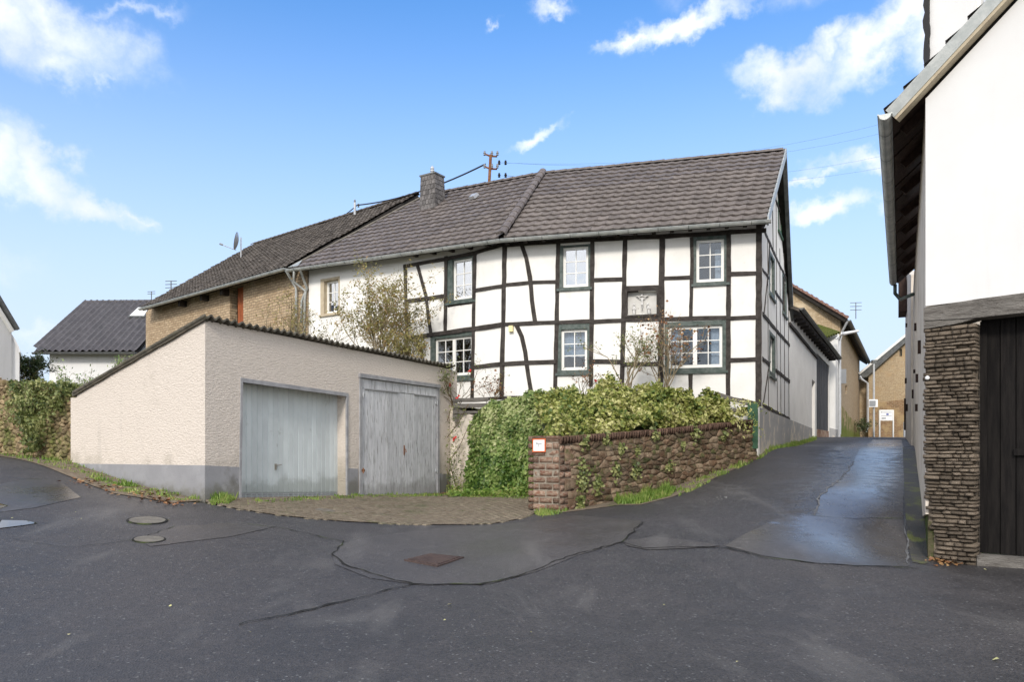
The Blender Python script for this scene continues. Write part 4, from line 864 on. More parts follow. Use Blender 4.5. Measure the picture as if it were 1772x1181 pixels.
def insul(c): return MB().lathe((c.x, c.y, c.z - .07), [(.02, 0), (.05, .02), (.03, .05), (.055, .08), (.03, .11), (.04, .14), (.01, .16)], 8)
ends = []
for hgt in (54, 32):
    c = mp_ + Vector((2.5 * k, 0, hgt * k)); ms.part(MB().tube([c + Vector((-.18, 0, .06)), c + Vector((0, -.02, -.02)), c + Vector((.22, .1, .02))], .03, 6), 'crossarm', M['rust'])
    for dx_ in (-.2, .05, .24): p = c + Vector((dx_, 0, .08)); ms.part(insul(p), 'insulator', M['grey'])
    for dx_ in (.30, .52): p = c + Vector((dx_, .05, -.22)); ms.part(insul(p), 'insulator', M['cable']); ends.append(p)
m2b = W(614, 372, 31.5); m2 = Thing('service_mast', 'slim white service mast on the ridge of the dark barn roof', 'mast', m2b)
k = 31.5 / F; m2.part(MB().tube([m2b, m2b + Vector((0, 0, 21 * k))], .05, 8), 'pole', M['steel']); m2.part(insul(m2b + Vector((0, 0, 23 * k))), 'insulator', M['grey']); m2.part(insul(m2b + Vector((.15, 0, 16 * k))), 'insulator', M['grey'])
def wire(a, b, sag, r, label, n=14):
    pts = [a.lerp(b, i / n) - Vector((0, 0, sag * 4 * (i / n) * (1 - i / n))) for i in range(n + 1)]
    solo(MB().tube(pts, r, 5), 'overhead_wire', M['cable'], label, 'wire', loc=a)
ta = mp_ + Vector((-.12, 0, 40 * mp_.y / F)); tb = m2b + Vector((.1, 0, 17 * k))
wire(ta, tb, .25, .028, 'thick black cable from the rusty mast past the chimney to white mast')
wire(tb, W(560, 392, 36), .1, .022, 'black cable running down left from the slim white mast')
for e_, (x, y), lb in zip(ends, ((1700, 160), (1700, 180), (1700, 225), (1700, 250)), ('topmost', 'second', 'third', 'lowest')):
    wire(e_, W(x, y, 30), .9, .0028, lb + ' of the thin wires running right from the rusty mast')
aerial(W(262, 521, 43.3), .55, 2, 'tiny dark aerial on the bungalow ridge beside the barn eave', .22)
# ------------------------------------------------------------------ far left houses
LH = Thing('bungalow', 'low white house with anthracite tiled roof and skylight beyond the garage', 'house', W(150, 700, 38))
e0, e1, r1, r0 = W(58, 609, 38), W(237, 609, 38), W(305, 522, 43), W(148, 524, 43)
mb = MB(); mb.box((e0.x + .5, 38.5, 0), (e1.x - .3, 47, e0.z - .05)); 
mb.prism([Vector((e1.x - .3, 38.5, e1.z - .1)), Vector((e1.x - .3, 47, e1.z - .1)), Vector((e1.x - .0, 43, e1.z + 2.6))], [Vector((e1.x - .7, 38.5, e1.z - .1)), Vector((e1.x - .7, 47, e1.z - .1)), Vector((e1.x - .5, 43, e1.z + 2.6))])
LH.part(mb, 'wall', M['white2'])
nl = (e1 - e0).cross(r0 - e0).normalized(); nl = nl if nl.z > 0 else -nl
mb = MB(); slabroof(mb, [e0, e1, r1, r0], nl, -.15, -.02); b0, b1 = r0 + Vector((0, 5, -3.5)), r1 + Vector((0, 5, -3.5)); n3 = (r1 - r0).cross(b0 - r0).normalized(); n3 = n3 if n3.z > 0 else -n3; slabroof(mb, [r0, r1, b1, b0], n3, -.12, 0)
lr = LH.part(mb, 'roof', M['deck']); mt, _ = slope(e0, e1, r1, r0, .34, .40, 'L'); place_tiles(LH, lr, mt, tile_mesh(.34, .40, .11, .015, lip=.014), M['tileL'], M['tileL'], limit=0)
caps(LH, r0, r1, M['tileL'], lr, .13, .42)
LH.part(gutter(MB(), e0 + Vector((0, -.08, -.06)), e1 + Vector((0, -.08, -.06)), .09), 'gutter', M['zincd'], recalc=False)
sk = [hit3(*p, e0, nl) for p in ((222, 553), (252, 553), (262, 536), (240, 536))]
LH.part(MB().prism([p + nl * .16 for p in sk], [p for p in sk]), 'skylight', M['zincd']); c_ = sum(sk, Vector()) / 4; LH.part(MB().prism([c_ + (p - c_) * .82 + nl * .18 for p in sk], [c_ + (p - c_) * .82 + nl * .15 for p in sk]), 'skylight_glass', M['framew'])
FW = Thing('white_house', 'white gabled house cut off by the left edge of the picture', 'house', W(-30, 690, 24)); PF = Plane((W(20, 0, 24).x, 24), (W(-300, 0, 19).x, 19)); f = lambda x, y: PF.uv(x, y)
FW.part(MB().wall(PF, [f(20, 760), f(-220, 760), f(-220, 300), f(-120, 330), f(20, 566)], [], -3, 0), 'wall', M['white2'])
PF2 = Plane((W(34, 0, 24.2).x, 24.2), (W(10, 0, 24.0).x, 24.0)); f3 = lambda x, y: PF2.uv(x, y)
FW.part(MB().wall(PF2, [f3(33, 760), f3(12, 760), f3(12, 577), f3(20, 581), f3(25, 590), f3(31, 602), f3(33.5, 612)], [], -2, 0), 'side_wall', M['white2'])
FW.part(MB().strip(PF, [f(25, 571), f(0, 529), f(-115, 335)], .10, -3, .18), 'verge_board', M['zincd']); FW.part(MB().strip(PF2, [f3(34, 611), f3(31, 601), f3(25, 589), f3(19, 580)], .06, -2, .03), 'coping', M['white2'])
FW.part(MB().strip(PF, [f(19, 574), f(-4, 537), f(-118, 345)], .10, -.1, .10), 'fascia', M['framew'])
# ------------------------------------------------------------------ garage
GA = Thing('garage', 'low lean-to double garage in rough cream render with corrugated roof', 'garage', (GC.x, GC.y, h1(*GC)))
gtop = lambda px: GF.uv(px, 553 + (px - 362) * .203 + 4)[1]
ztop = GF.uv(362, 556)[1]
UGe = GF.u(781)
d1h = [GF.uv(415.5, 900), GF.uv(601, 900), GF.uv(600, 684), GF.uv(418, 658)]
d2h = [GF.uv(620.5, 900), GF.uv(760, 900), GF.uv(758, 667), GF.uv(621.5, 647)]
mb = MB()
mb.wall(GF, [(0, -.9), (.07, -.9), (.07, ztop), (0, ztop)], [], -.010, 0)
mb.wall(GF, [(.0705, -.9), d1h[0], d1h[3], d1h[2], d1h[1], d2h[0], d2h[3], d2h[2], d2h[1], (UGe, -.9), (UGe, ztop - .02), (.0705, ztop)], [], -.3, 0)
LE = GL.u(133); vl = GL.uv(134, 684)[1]
mb.wall(GL, [(0.002, -.9), (LE, -.9), (LE, vl), (0.002, ztop)], [], -.012, 0)
# hidden back and right walls
pr = GF.P(UGe, 0); pb = GL.P(LE, 0); pc = Vector((pr.x - 2.9, pr.y + 1.9, 0))
PRt = Plane(pr.xy, pc.xy); mb.wall(PRt, [(0, -.9), (PRt.len, -.9), (PRt.len, vl - .02), (0, ztop - .04)], [], -.25, -.02)
PBk = Plane(pb.xy, pc.xy); mb.wall(PBk, [(0, -.9), (PBk.len, -.9), (PBk.len, vl - .05), (0, vl - .05)], [], -.25, 0)
GA.part(mb, 'wall', M['rough_render'])
pf = lambda x, y: GF.uv(x, y)
mb = MB(); mb.wall(GF, [(-.012, -.9), pf(414.5, 900), pf(414.5, 809), (-.012, pf(355, 806)[1])], [], -.004, .012); GA.part(mb, 'plinth', M['plinth']); mb = MB()
mb.wall(GF, [pf(601.5, 900), pf(619, 900), pf(619, 812), pf(601.5, 811)], [], -.05, .012); GA.part(mb, 'plinth', M['plinth']); mb = MB(); mb.wall(GF, [pf(761, 900), (UGe, -.9), (UGe, pf(780, 822)[1]), pf(761, 820)], [], -.05, .012); GA.part(mb, 'plinth', M['plinth']); mb = MB()
mb.wall(GL, [(-.012, -.9), (LE, -.9), (LE, GL.uv(133, 803)[1]), (-.012, GL.uv(355, 806)[1])], [], -.004, .013)
GA.part(mb, 'plinth', M['plinth'])
# up-and-over metal door: recessed ribbed sheet
a0, a1 = GF.u(417), GF.u(600); rd = -.27; ua = a0 - .04; ub = a1 + .03; 
fr = MB(); 
fr.wall(GF, [pf(412.5, 880), pf(416.5, 880), pf(419.5, 662), pf(599, 686.5), pf(599.5, 880), pf(601.5, 880), pf(602, 681), pf(416, 654)], [], -.02, .018)
GA.part(fr, 'door_surround', M['frameg'])
dz0 = pf(500, 869)[1]
DP = lambda x, y: (x, y)
lowL, lowR = pf(417, 869)[1] , pf(585, 862)[1]
tpL, tpR = pf(418, 662)[1] + .02, pf(600, 684)[1] + .02
md = MB(); md.wall(GF, [(ua, lowL - .02), (ub, lowR - .06), (ub, tpR), (ua, tpL)], [], rd - .03, rd); gd = GA.part(md, 'garage_door', M['metaldoor'], label='pale grey blue metal up-and-over door')
nr = 22
for i in range(nr):
    w_ = (ub - ua) / nr; x0 = ua + i * w_; t = i / nr; vb = lowL + (lowR - .06 - lowL) * t + .16; vt = tpL + (tpR - tpL) * t
    GA.part(MB().prism([GF.P(x0 + .012, vb, rd + .014), GF.P(x0 + w_ - .012, vb, rd + .014), GF.P(x0 + w_ - .012, vt, rd + .014), GF.P(x0 + .012, vt, rd + .014)],
                       [GF.P(x0 + .002, vb, rd - .002), GF.P(x0 + w_ - .002, vb, rd - .002), GF.P(x0 + w_ - .002, vt, rd - .002), GF.P(x0 + .002, vt, rd - .002)]), 'rib', M['metaldoor'], gd)
mb = MB()
for i in range(nr):
    for r_ in range(3):
        w_ = (ub - ua) / nr; x0 = ua + i * w_; y0 = lowL + (lowR - .06 - lowL) * i / nr + .02 + r_ * .045; mb.pbox(GF, x0 + .02, x0 + w_ - .02, y0, y0 + .022, rd, rd + .012)
GA.part(mb, 'vent_rows', M['frameg'], gd)
hu, hv = pf(494, 806); mb = MB(); mb.pbox(GF, hu - .02, hu + .02, hv - .09, hv + .03, rd + .01, rd + .03); mb.tube([GF.P(hu, hv, rd + .02), GF.P(hu, hv, rd + .07)], .012, 6); mb.tube([GF.P(hu - .01, hv, rd + .07), GF.P(hu + .11, hv + .01, rd + .07)], .012, 6); GA.part(mb, 'handle', M['brass'], gd)
# wooden double doors
b0, b1 = GF.u(622), GF.u(758); zl, zr = pf(622, 861)[1], pf(758, 856)[1]; tl_, tr_ = pf(622, 649)[1], pf(758, 668)[1]
vb = lambda u: zl + (zr - zl) * (u - b0) / (b1 - b0) - .01; vt = lambda u: tl_ + (tr_ - tl_) * (u - b0) / (b1 - b0)
fm = MB()
fm.poly(GF, [(b0 - .02, vb(b0) - .1), (b0 + .07, vb(b0) - .1), (b0 + .07, vt(b0)), (b0 - .02, vt(b0))], -.1, .03); fm.poly(GF, [(b1 - .07, vb(b1) - .1), (b1 + .03, vb(b1) - .1), (b1 + .03, vt(b1)), (b1 - .07, vt(b1))], -.1, .03)
fm.poly(GF, [(b0 - .04, vt(b0) - .06), (b1 + .05, vt(b1) - .06), (b1 + .05, vt(b1) + .03), (b0 - .04, vt(b0) + .03)], -.1, .055)
GA.part(fm, 'door_frame', M['frameg'])
um = (b0 + b1) / 2 + .12
for (s0, s1) in ((b0 + .075, um - .005), (um + .005, b1 - .075)):
    mb = MB(); mb.poly(GF, [(s0, vb(s0) + .02), (s1, vb(s1) + .02), (s1, vt(s1) - .07), (s0, vt(s0) - .07)], -.10, -.02); dr = GA.part(mb, 'wooden_door', M['wooddoor'])
    n = 7
    for i in range(n):
        w_ = (s1 - s0) / n; x0, x1 = s0 + i * w_ + .004, s0 + (i + 1) * w_ - .004; o = -.004 + random.uniform(-.004, .004); GA.part(MB().poly(GF, [(x0, vb(x0) + .02 + random.uniform(0, .03)), (x1, vb(x1) + .02 + random.uniform(0, .03)), (x1, vt(x1) - .30), (x0, vt(x0) - .30)], -.022, o), 'plank', M['wooddoor'], dr)
    GA.part(MB().poly(GF, [(s0, vt(s0) - .29), (s1, vt(s1) - .29), (s1, vt(s1) - .075), (s0, vt(s0) - .075)], -.022, .006), 'top_rail', M['wooddoor'], dr)
    xm0, xm1 = (s0 + .12, s1 - .3) if s0 < um - .1 else (s0 + .4, s1 - .05)
    GA.part(MB().poly(GF, [(xm0, vt(xm0) - .31), (xm1, vt(xm1) - .31), (xm1, vt(xm1) - .285), (xm0, vt(xm0) - .285)], 0, .022), 'drip_strip', M['frameg'], dr)
    hx = s0 + .02 if s0 < um - .1 else s1 - .02
    for hh_ in (.22, .84):
        y = vb(hx) + (vt(hx) - vb(hx)) * hh_; mb = MB(); mb.pbox(GF, hx - .06, hx + .07, y - .03, y + .03, .0, .03); mb.tube([GF.P(hx, y - .06, .035), GF.P(hx, y + .06, .035)], .015, 6); GA.part(mb, 'hinge', M['rust'] if s0 < um - .1 and hh_ < .5 else M['steel'], dr)
y = pf(690, 778)[1]; mb = MB(); mb.pbox(GF, um - .05, um - .015, y - .14, y + .10, 0, .012); mb.tube([GF.P(um - .03, y, .01), GF.P(um - .03, y, .05), GF.P(um - .03, y - .08, .06)], .01, 6); GA.part(mb, 'lock', M['rust'])
# corrugated roof: sheets with real waves
mb = MB(); nW = 8; L_ = UGe + .15; wl_ = .178; ns_ = int(L_ / wl_ * nW); rows_ = 10
back_v = vl + .02; dirL = (GL.P(LE, 0) - GL.P(0, 0)).xy
fA0 = Vector(GF.P(-.10, 0, .12).xy)
vs = []
for j in range(rows_ + 1):
    t = j / rows_
    for i in range(ns_ + 1):
        u = -.10 + L_ * i / ns_; base = GF.P(u, 0, .10).xy; tgt = base + dirL * 1.03 * (1 if True else 0)
        frac = min(1.0, i / ns_); q_ = base.lerp(tgt, t * (1 - .38 * frac)); z = (ztop + .075) + (vl + .06 - ztop - .075) * t * (1 - .38 * frac) + .03 * math.sin(2 * math.pi * u / wl_) + random.uniform(-.002, .002) - .01 * math.sin(u * 2.1)
        vs.append(Vector((q_.x, q_.y, z)))
w1 = ns_ + 1; mb.add(vs, [(j * w1 + i, j * w1 + i + 1, (j + 1) * w1 + i + 1, (j + 1) * w1 + i) for j in range(rows_) for i in range(ns_)])
k0 = len(mb.v); mb.add([v - Vector((0, 0, .035)) for v in vs], [(j * w1 + i, (j + 1) * w1 + i, (j + 1) * w1 + i + 1, j * w1 + i + 1) for j in range(rows_) for i in range(ns_)])
mb.f += [(i, k0 + i, k0 + i + 1, i + 1) for i in range(ns_)] + [(j * w1, (j + 1) * w1, k0 + (j + 1) * w1, k0 + j * w1) for j in range(rows_)]
GA.part(mb, 'corrugated_roof', M['fibre'], recalc=False)
mb = MB(); mb.strip(GL, [(-.02, ztop + .02), (LE + .1, vl + .01)], .07, -.05, .05, .006); GA.part(mb, 'verge_trim', M['fibre'])
# ------------------------------------------------------------------ stones
def stone_mesh(name, seed, m, sub=2, rough=.12, sq=.35):
    bm = bmesh.new(); bmesh.ops.create_cube(bm, size=1); bmesh.ops.subdivide_edges(bm, edges=bm.edges, cuts=sub - 1, use_grid_fill=True)
    for v in bm.verts:
        p = v.co.copy(); s = p.normalized() * .5 * 1.15; v.co = p.lerp(s, sq); d = noise.noise_vector(p * 2.3 + Vector((seed * 7.1, seed, 0))); v.co += d * rough
    me = bpy.data.meshes.new(name); bm.to_mesh(me); bm.free(); me.materials.append(m); me.polygons.foreach_set('use_smooth', [True] * len(me.polygons)); return me
def stone_at(T, pl, me, u, v, w, h_, d, o, name, parent=None, rot=0.0, noreg=None):
    x = Vector((pl.d.x, pl.d.y, 0)); z = Vector((0, 0, 1)); y = x.cross(z); c = math.cos(rot); s = math.sin(rot); x2 = x * c + z * s; z2 = z * c - x * s
    A = Matrix((x2 * w, y * d, z2 * h_)).transposed().to_4x4(); A.translation = pl.P(u, v, o); T.inst(me, name, A, parent)
# low wall: brick pier, rubble, soldier-course coping
LW = Thing('low_stone_wall', 'low rubble stone garden wall with brick end pier and upright coping bricks', 'wall', (.92, 14.6, h1(.92, 14.6)))
WS0 = Vector((W(968, 0, 14.6).x, 14.6)); WS1 = Vector((W(1301, 0, 19.05).x, 19.05)); PW = Plane(WS0, WS1); PP = Plane(WS0, (W(922, 0, 14.85).x, 14.85))
WL = PW.len; wt_ = lambda u: E + .255 + (.78 - .255) * (u / WL) - .03 * math.sin(math.pi * u / WL); wb_ = lambda u: h1(*PW.P(u, 0).xy) - .12
mb = MB(); n = 14; fr_ = [(WL * i / n, wt_(WL * i / n) - .12) for i in range(n + 1)]
outl = [(WL * i / n, wb_(WL * i / n) - .2) for i in range(n + 1)] + fr_[::-1]
mb.wall(PW, outl, [], -.40, .0)
LW.part(mb, 'mortar_core', M['mortar']); pier = MB(); pw = PP.len; pb0 = h1(*WS0) - .3; pier.pbox(PP, .02, pw - .02, pb0, E + .235, -.5, .004); LW.part(pier, 'pier', M['mortarL'])
sm = [stone_mesh('stone', i, M['rubble'], 2, .16, .4) for i in range(7)]; bmsh = [stone_mesh('brick', i + 20, M['brickI'], 2, .035, .10) for i in range(5)]; cm = [stone_mesh('coping_brick', i + 40, M['cope'], 2, .03, .08) for i in range(4)]
cnt = 0; vcur = 0
# irregular courses that climb with the wall
rowsdef = []; tfrac = 0
hs = [.16, .13, .18, .14, .17, .13, .16, .15, .12]
u = 0; 
vlev = -1.0
lev = wb_(0) 
j = 0; v0_ = lev
def voronoi(region, du, dv, box, tries=9000, seed=1):
    """irregular stone outlines: cells of scattered points, clipped against their neighbours"""
    rnd_ = random.Random(seed); pts = []; k = du / dv
    for _ in range(tries):
        x, y = rnd_.uniform(box[0], box[1]), rnd_.uniform(box[2], box[3])
        if not region(x, y): continue
        m_ = du * rnd_.uniform(.55, 1.0)
        if all((x - a) ** 2 + ((y - b) * k) ** 2 > m_ * m_ for a, b in pts[-4000:]): pts.append((x, y))
    A = np.array(pts); out = []
    for a, (x, y) in enumerate(pts):
        cell = [(x - du, y - dv), (x + du, y - dv), (x + du, y + dv), (x - du, y + dv)]
        d2 = (A[:, 0] - x) ** 2 + ((A[:, 1] - y) * k) ** 2; nb = np.argsort(d2)[1:16]
        for b in nb:
            dx_, dy_ = A[b, 0] - x, (A[b, 1] - y) * k * k; c_ = (A[b, 0] ** 2 - x * x + k * k * (A[b, 1] ** 2 - y * y)) / 2
            new = []; n_ = len(cell)
            for q in range(n_):
                p1, p2 = cell[q], cell[(q + 1) % n_]; s1 = p1[0] * dx_ + p1[1] * dy_ - c_; s2 = p2[0] * dx_ + p2[1] * dy_ - c_
                if s1 <= 0: new.append(p1)
                if s1 * s2 < 0: t_ = s1 / (s1 - s2); new.append((p1[0] + (p2[0] - p1[0]) * t_, p1[1] + (p2[1] - p1[1]) * t_))
            cell = new
            if len(cell) < 3: break
        if len(cell) >= 3: out.append((x, y, cell))
    return out
def rock(mb, pl, x, y, cell, joint, proud, deep=-.12):
    pts = []
    for a, b in zip(cell, cell[1:] + cell[:1]):
        a, b = Vector(a), Vector(b); pts.append(a)
        if (b - a).length > .1: m_ = a.lerp(b, .5); pts.append(m_ + Vector((random.uniform(-.008, .008), random.uniform(-.008, .008))))
    c = sum(pts, Vector((0, 0))) / len(pts); n = len(pts); vs = []; ring = lambda f_, o, w_: [pl.P(*(c + (p - c) * max(.2, 1 - f_ / max(.03, (p - c).length))), o + random.uniform(-w_, w_)) for p in pts]
    vs = ring(joint, deep, 0) + ring(joint, proud * .2, .004) + ring(joint + .018, proud * .75, .008) + ring(joint + .045, proud, .010) + [pl.P(c.x, c.y, proud * 1.1 + random.uniform(-.005, .008))]
    fs = [(k * n + i, k * n + (i + 1) % n, (k + 1) * n + (i + 1) % n, (k + 1) * n + i) for k in range(3) for i in range(n)] + [(3 * n + i, 3 * n + (i + 1) % n, 4 * n) for i in range(n)]
    mb.add(vs, fs); return mb
reg = lambda x, y: x > (.42 if int(y / .1) % 2 else .56) and wb_(x) < y < wt_(x) - .16
cells_ = voronoi(reg, .30, .135, (.3, WL, E - 1.6, E + .7))[:285]
for x, y, c in cells_: LW.part(rock(MB(), PW, x, y, c, .006, .020 + random.uniform(-.010, .012), -.05), 'stone', M['rubble'], smooth=True)
v0_ = wb_(.2); j = 0
while v0_ < wt_(.3) - .2:
    for a, b in ([(.01, .24), (.26, .42)] if j % 2 else [(.01, .13), (.15, .38), (.40, .56)]): stone_at(LW, PW, random.choice(bmsh), (a + b) / 2, v0_ + .058, b - a, .112, .14, -.055 + random.uniform(-.01, .01), 'brick')
    v0_ += .128; j += 1
nc = int(WL / .082)
for i in range(nc):
    u = (i + .5) * WL / nc; stone_at(LW, PW, random.choice(cm), u, wt_(u) - .065 + random.uniform(-.006, .006), .073, .135, .47, -.195 + random.uniform(-.008, .008), 'coping_brick', None, random.uniform(-.03, .03))
v = pb0 + .05; j = 0
while v < E + .225:
    h_ = .122 + random.uniform(-.012, .01); 
    cuts = [0, .26, .52] if j % 2 == 0 else [0, .13, .39, .52]; cuts = [c * pw / .52 for c in cuts]
    for a, b in zip(cuts, cuts[1:]): stone_at(LW, PP, random.choice(bmsh), (a + b) / 2, v + h_ / 2, (b - a) - .022, h_ * random.uniform(.84, .95), .14, -.058 + random.uniform(-.008, .008), 'brick', None, random.uniform(-.03, .03))
    for (a, b) in ([(0, .25), (.26, .48)] if j % 2 else [(0, .12), (.13, .38), (.39, .48)]): stone_at(LW, Plane(PP.P(pw, 0).xy, PP.P(pw, 0, -1).xy), random.choice(bmsh), (a + b) / 2, v + h_ / 2, b - a - .014, h_ * .85, .12, -.045, 'brick')
    v += h_ + .012; j += 1
mb = MB(); mb.pbox(PP, -.03, pw + .02, E + .215, E + .255, -.5, .015); LW.part(mb, 'pier_cap', M['cope'])
# sign on the pier
SG = Thing('marker_sign', 'small white pipe marker plate with orange red border on brick pier', 'sign', PP.at(934, 782, .04))
su0, su1 = sorted((PP.u(923), PP.u(945.5))); sv0, sv1 = PP.uv(934, 783)[1], PP.uv(934, 760)[1]
SG.part(MB().pbox(PP, su0, su1, sv0, sv1, .03, .045), 'border_plate', M['orange']); SG.part(MB().pbox(PP, su0 + .022, su1 - .022, sv0 + .022, sv1 - .022, .045, .048), 'plate', M['signw'])
ud = 1 if PP.u(945) < PP.u(923) else -1     # +u runs to the picture's left when 1
cu, cv = (su0 + su1) / 2, (sv0 + sv1) / 2; X = lambda a: cu - ud * a
mb = MB()
def bar(x0, x1, y0, y1): a, b = sorted((X(x0), X(x1))); mb.pbox(PP, a, b, cv + y0, cv + y1, .048, .0505)
bar(-.062, .062, .022, .032); bar(-.005, .005, -.03, .022)
SG.part(mb, 'symbol', M['black'])
def text(T, s, size, origin, xdir, m, name='lettering', zup=Vector((0, 0, 1)), align='CENTER'):
    cd = bpy.data.curves.new(name, 'FONT'); cd.body = s; cd.size = size; cd.align_x = align; cd.align_y = 'CENTER'; cd.extrude = .0006
    ob = bpy.data.objects.new('tmp', cd); COL.objects.link(ob); dg = bpy.context.evaluated_depsgraph_get(); me = bpy.data.meshes.new_from_object(ob.evaluated_get(dg)); bpy.data.objects.remove(ob)
    me.materials.clear(); me.materials.append(m); A = Matrix((xdir, zup, xdir.cross(zup))).transposed().to_4x4(); A.translation = origin; T.inst(me, name, A)
xd = Vector((PP.d.x, PP.d.y, 0)) * (-ud)
for s_, x_, y_, z_ in (('80', -.04, .052, .032), ('2', .048, .058, .04), ('1', .0, -.048, .034)): text(SG, s_, z_, PP.P(X(x_), cv + y_, .050), xd, M['black'])
# ------------------------------------------------------------------ retaining wall and garden
RW = [Vector((-1.68, 20.35)), Vector((.3, 19.25)), Vector((1.25, 16.3)), Vector((1.1, 15.2))]
RT = Thing('retaining_wall', 'stained cream retaining wall beside the garage under hanging ivy', 'wall', (RW[0].x, RW[0].y, h1(*RW[0])))
topz = [E + 1.2, E + .35, E - .3, E - .5]
mb = MB()
for i in range(3):
    p = Plane(RW[i], RW[i + 1]); mb.wall(p, [(0, -.9), (p.len, -.9), (p.len, topz[i + 1]), (0, topz[i])], [], -.3, 0)
RT.part(mb, 'wall', M['cream'])
PR0 = Plane(RW[0], RW[1])
# garden surface
gpts = np.array([(-1.68, 20.5, E + 1.2), (.3, 19.4, E + .75), (1.3, 16.5, E - .2), (1.1, 15.2, E - .3), (3.5, 17.2, E + .32), (6.0, 19.3, E + .55), (6.3, 19.5, E + .6), (3, 20.3, E + 1.15), (0, 21.1, E + 1.15), (-1.5, 22, E + 1.1), (-3, 23, E + 1), (-8, 26, E + .3), (2.2, 18.4, E + .95), (4.5, 18.9, E + .9)])
def HG(xy):
    xy = np.atleast_2d(np.asarray(xy, float)); d = ((xy[:, None] - gpts[None, :, :2]) ** 2).sum(2) + .02; w = 1 / d ** 1.5; return (w * gpts[:, 2]).sum(1) / w.sum(1)
sheet('garden_bed', [RW[0] + Vector((.05, .1)), RW[1] + Vector((.1, .1)), RW[2] + Vector((.15, 0)), PW.P(.5, 0, -.25).xy, PW.P(WL, 0, -.3).xy, PA.P(0, 0, -.1).xy, PA.P(LA, 0, -.1).xy, PB.P(LBu, 0, -.1).xy, Vector((-7.4, 25.2)), Vector((-8.6, 16.3)) + Vector((.6, .9)), pc.xy + Vector((0, .1))], M['soil'], 0, .4, hf=HG)

# ------------------------------------------------------------------ leaves
def leaves_mesh(P, N, size, droop=0.0, shape='ivy', spread=.7, T=None, jitter=.35):
    """P points, N outward normals; every leaf is a small folded blade of its own"""
    n = len(P); P = np.asarray(P); N = np.asarray(N)
    N = N + rng.normal(0, spread, (n, 3)); N /= np.linalg.norm(N, axis=1)[:, None]
    a = rng.normal(0, 1, (n, 3)); a[:, 2] -= droop * 2.5
    t = a - (a * N).sum(1)[:, None] * N; t /= np.linalg.norm(t, axis=1)[:, None] + 1e-9; b = np.cross(N, t)
    s = size * (1 + rng.uniform(-jitter * 1.6, jitter * 1.2, n))[:, None]
    if shape == 'ivy':      # base, left lobe, tip, right lobe + mid rib, folded
        prof = [(0, 0, 0), (.35, .55, .12), (1.0, .12, -.05), (1.0, -.12, -.05), (.35, -.55, .12)]; faces = [(0, 1, 2, 3, 4)]
        faces = [(0, 1, 2), (0, 2, 3), (0, 3, 4)]
    elif shape == 'narrow': prof = [(0, 0, 0), (.45, .2, .05), (1, 0, 0), (.45, -.2, .05)]; faces = [(0, 1, 2), (0, 2, 3)]
    V = np.stack([P + s * (x * t + y * b + z * N) for x, y, z in prof], 1).reshape(-1, 3); k = len(prof)
    base = np.arange(n) * k; Fc = np.concatenate([np.stack([base + i for i in f], 1) for f in faces])
    return V, Fc
def npmesh(name, V, Fc):
    me = bpy.data.meshes.new(name); me.vertices.add(len(V)); me.vertices.foreach_set('co', V.astype(np.float32).ravel()); m = len(Fc); w = Fc.shape[1]
    me.loops.add(m * w); me.loops.foreach_set('vertex_index', Fc.astype(np.int32).ravel()); me.polygons.add(m); me.polygons.foreach_set('loop_start', np.arange(0, m * w, w, dtype=np.int32)); me.polygons.foreach_set('loop_total', np.full(m, w, dtype=np.int32)); me.update(); me.validate(); return me
def np_part(T, name, V, Fc, m, kind='stuff', parent=None):
    me = npmesh(name, V - np.array(T.loc)[None], Fc); me.materials.append(m); o = bpy.data.objects.new(name, me); COL.objects.link(o); o.parent = parent or T.root
    if kind: o['kind'] = kind
    return o
def surf_leaves(grid, n, thick, size, droop=0, spread=.6, trail=0, shape='ivy', lump=.22, ls=1.6, zs=1.0):
    """scatter over a grid of points [rows][cols] (a bulging surface)"""
    g = np.array([[list(p) for p in r] for r in grid]); nr_, nc_ = g.shape[:2]
    a = rng.uniform(0, nr_ - 1.001, n); b = rng.uniform(0, nc_ - 1.001, n); i = a.astype(int); j = b.astype(int); fa = (a - i)[:, None]; fb = (b - j)[:, None]
    P = g[i, j] * (1 - fa) * (1 - fb) + g[i + 1, j] * fa * (1 - fb) + g[i, j + 1] * (1 - fa) * fb + g[i + 1, j + 1] * fa * fb
    da = g[np.minimum(i + 1, nr_ - 1), j] - g[i, j]; db = g[i, np.minimum(j + 1, nc_ - 1)] - g[i, j]; N = np.cross(da, db); N /= np.linalg.norm(N, axis=1)[:, None] + 1e-9
    s = np.sign((N * (-P + np.array([0, 0, E + 8]))).sum(1)); N *= s[:, None]
    sv = Vector((1, 1, zs)); L = np.array([noise.noise(Vector(p) * ls * sv) + .5 * noise.noise(Vector(p) * ls * 2.7 * sv) for p in P])
    P = P + N * (lump * L + rng.uniform(-thick, thick, n))[:, None]
    return leaves_mesh(P, N, size, droop, shape, spread), (P, N)
def interp(pts, n):
    pts = [Vector(p) for p in pts]; d = [0]
    for a, b in zip(pts, pts[1:]): d.append(d[-1] + (b - a).length)
    out = []
    for k in range(n):
        s = d[-1] * k / (n - 1); i = 0
        while i < len(d) - 2 and d[i + 1] < s: i += 1
        out.append(pts[i].lerp(pts[i + 1], (s - d[i]) / max(1e-6, d[i + 1] - d[i])))
    return out
def bulge(bot, top, rows, amt, dirv):
    return [[b.lerp(t, r / rows) + dirv * amt * math.sin(math.pi * min(1, r / rows * .9 + .05)) for b, t in zip(bot, top)] for r in range(rows + 1)]
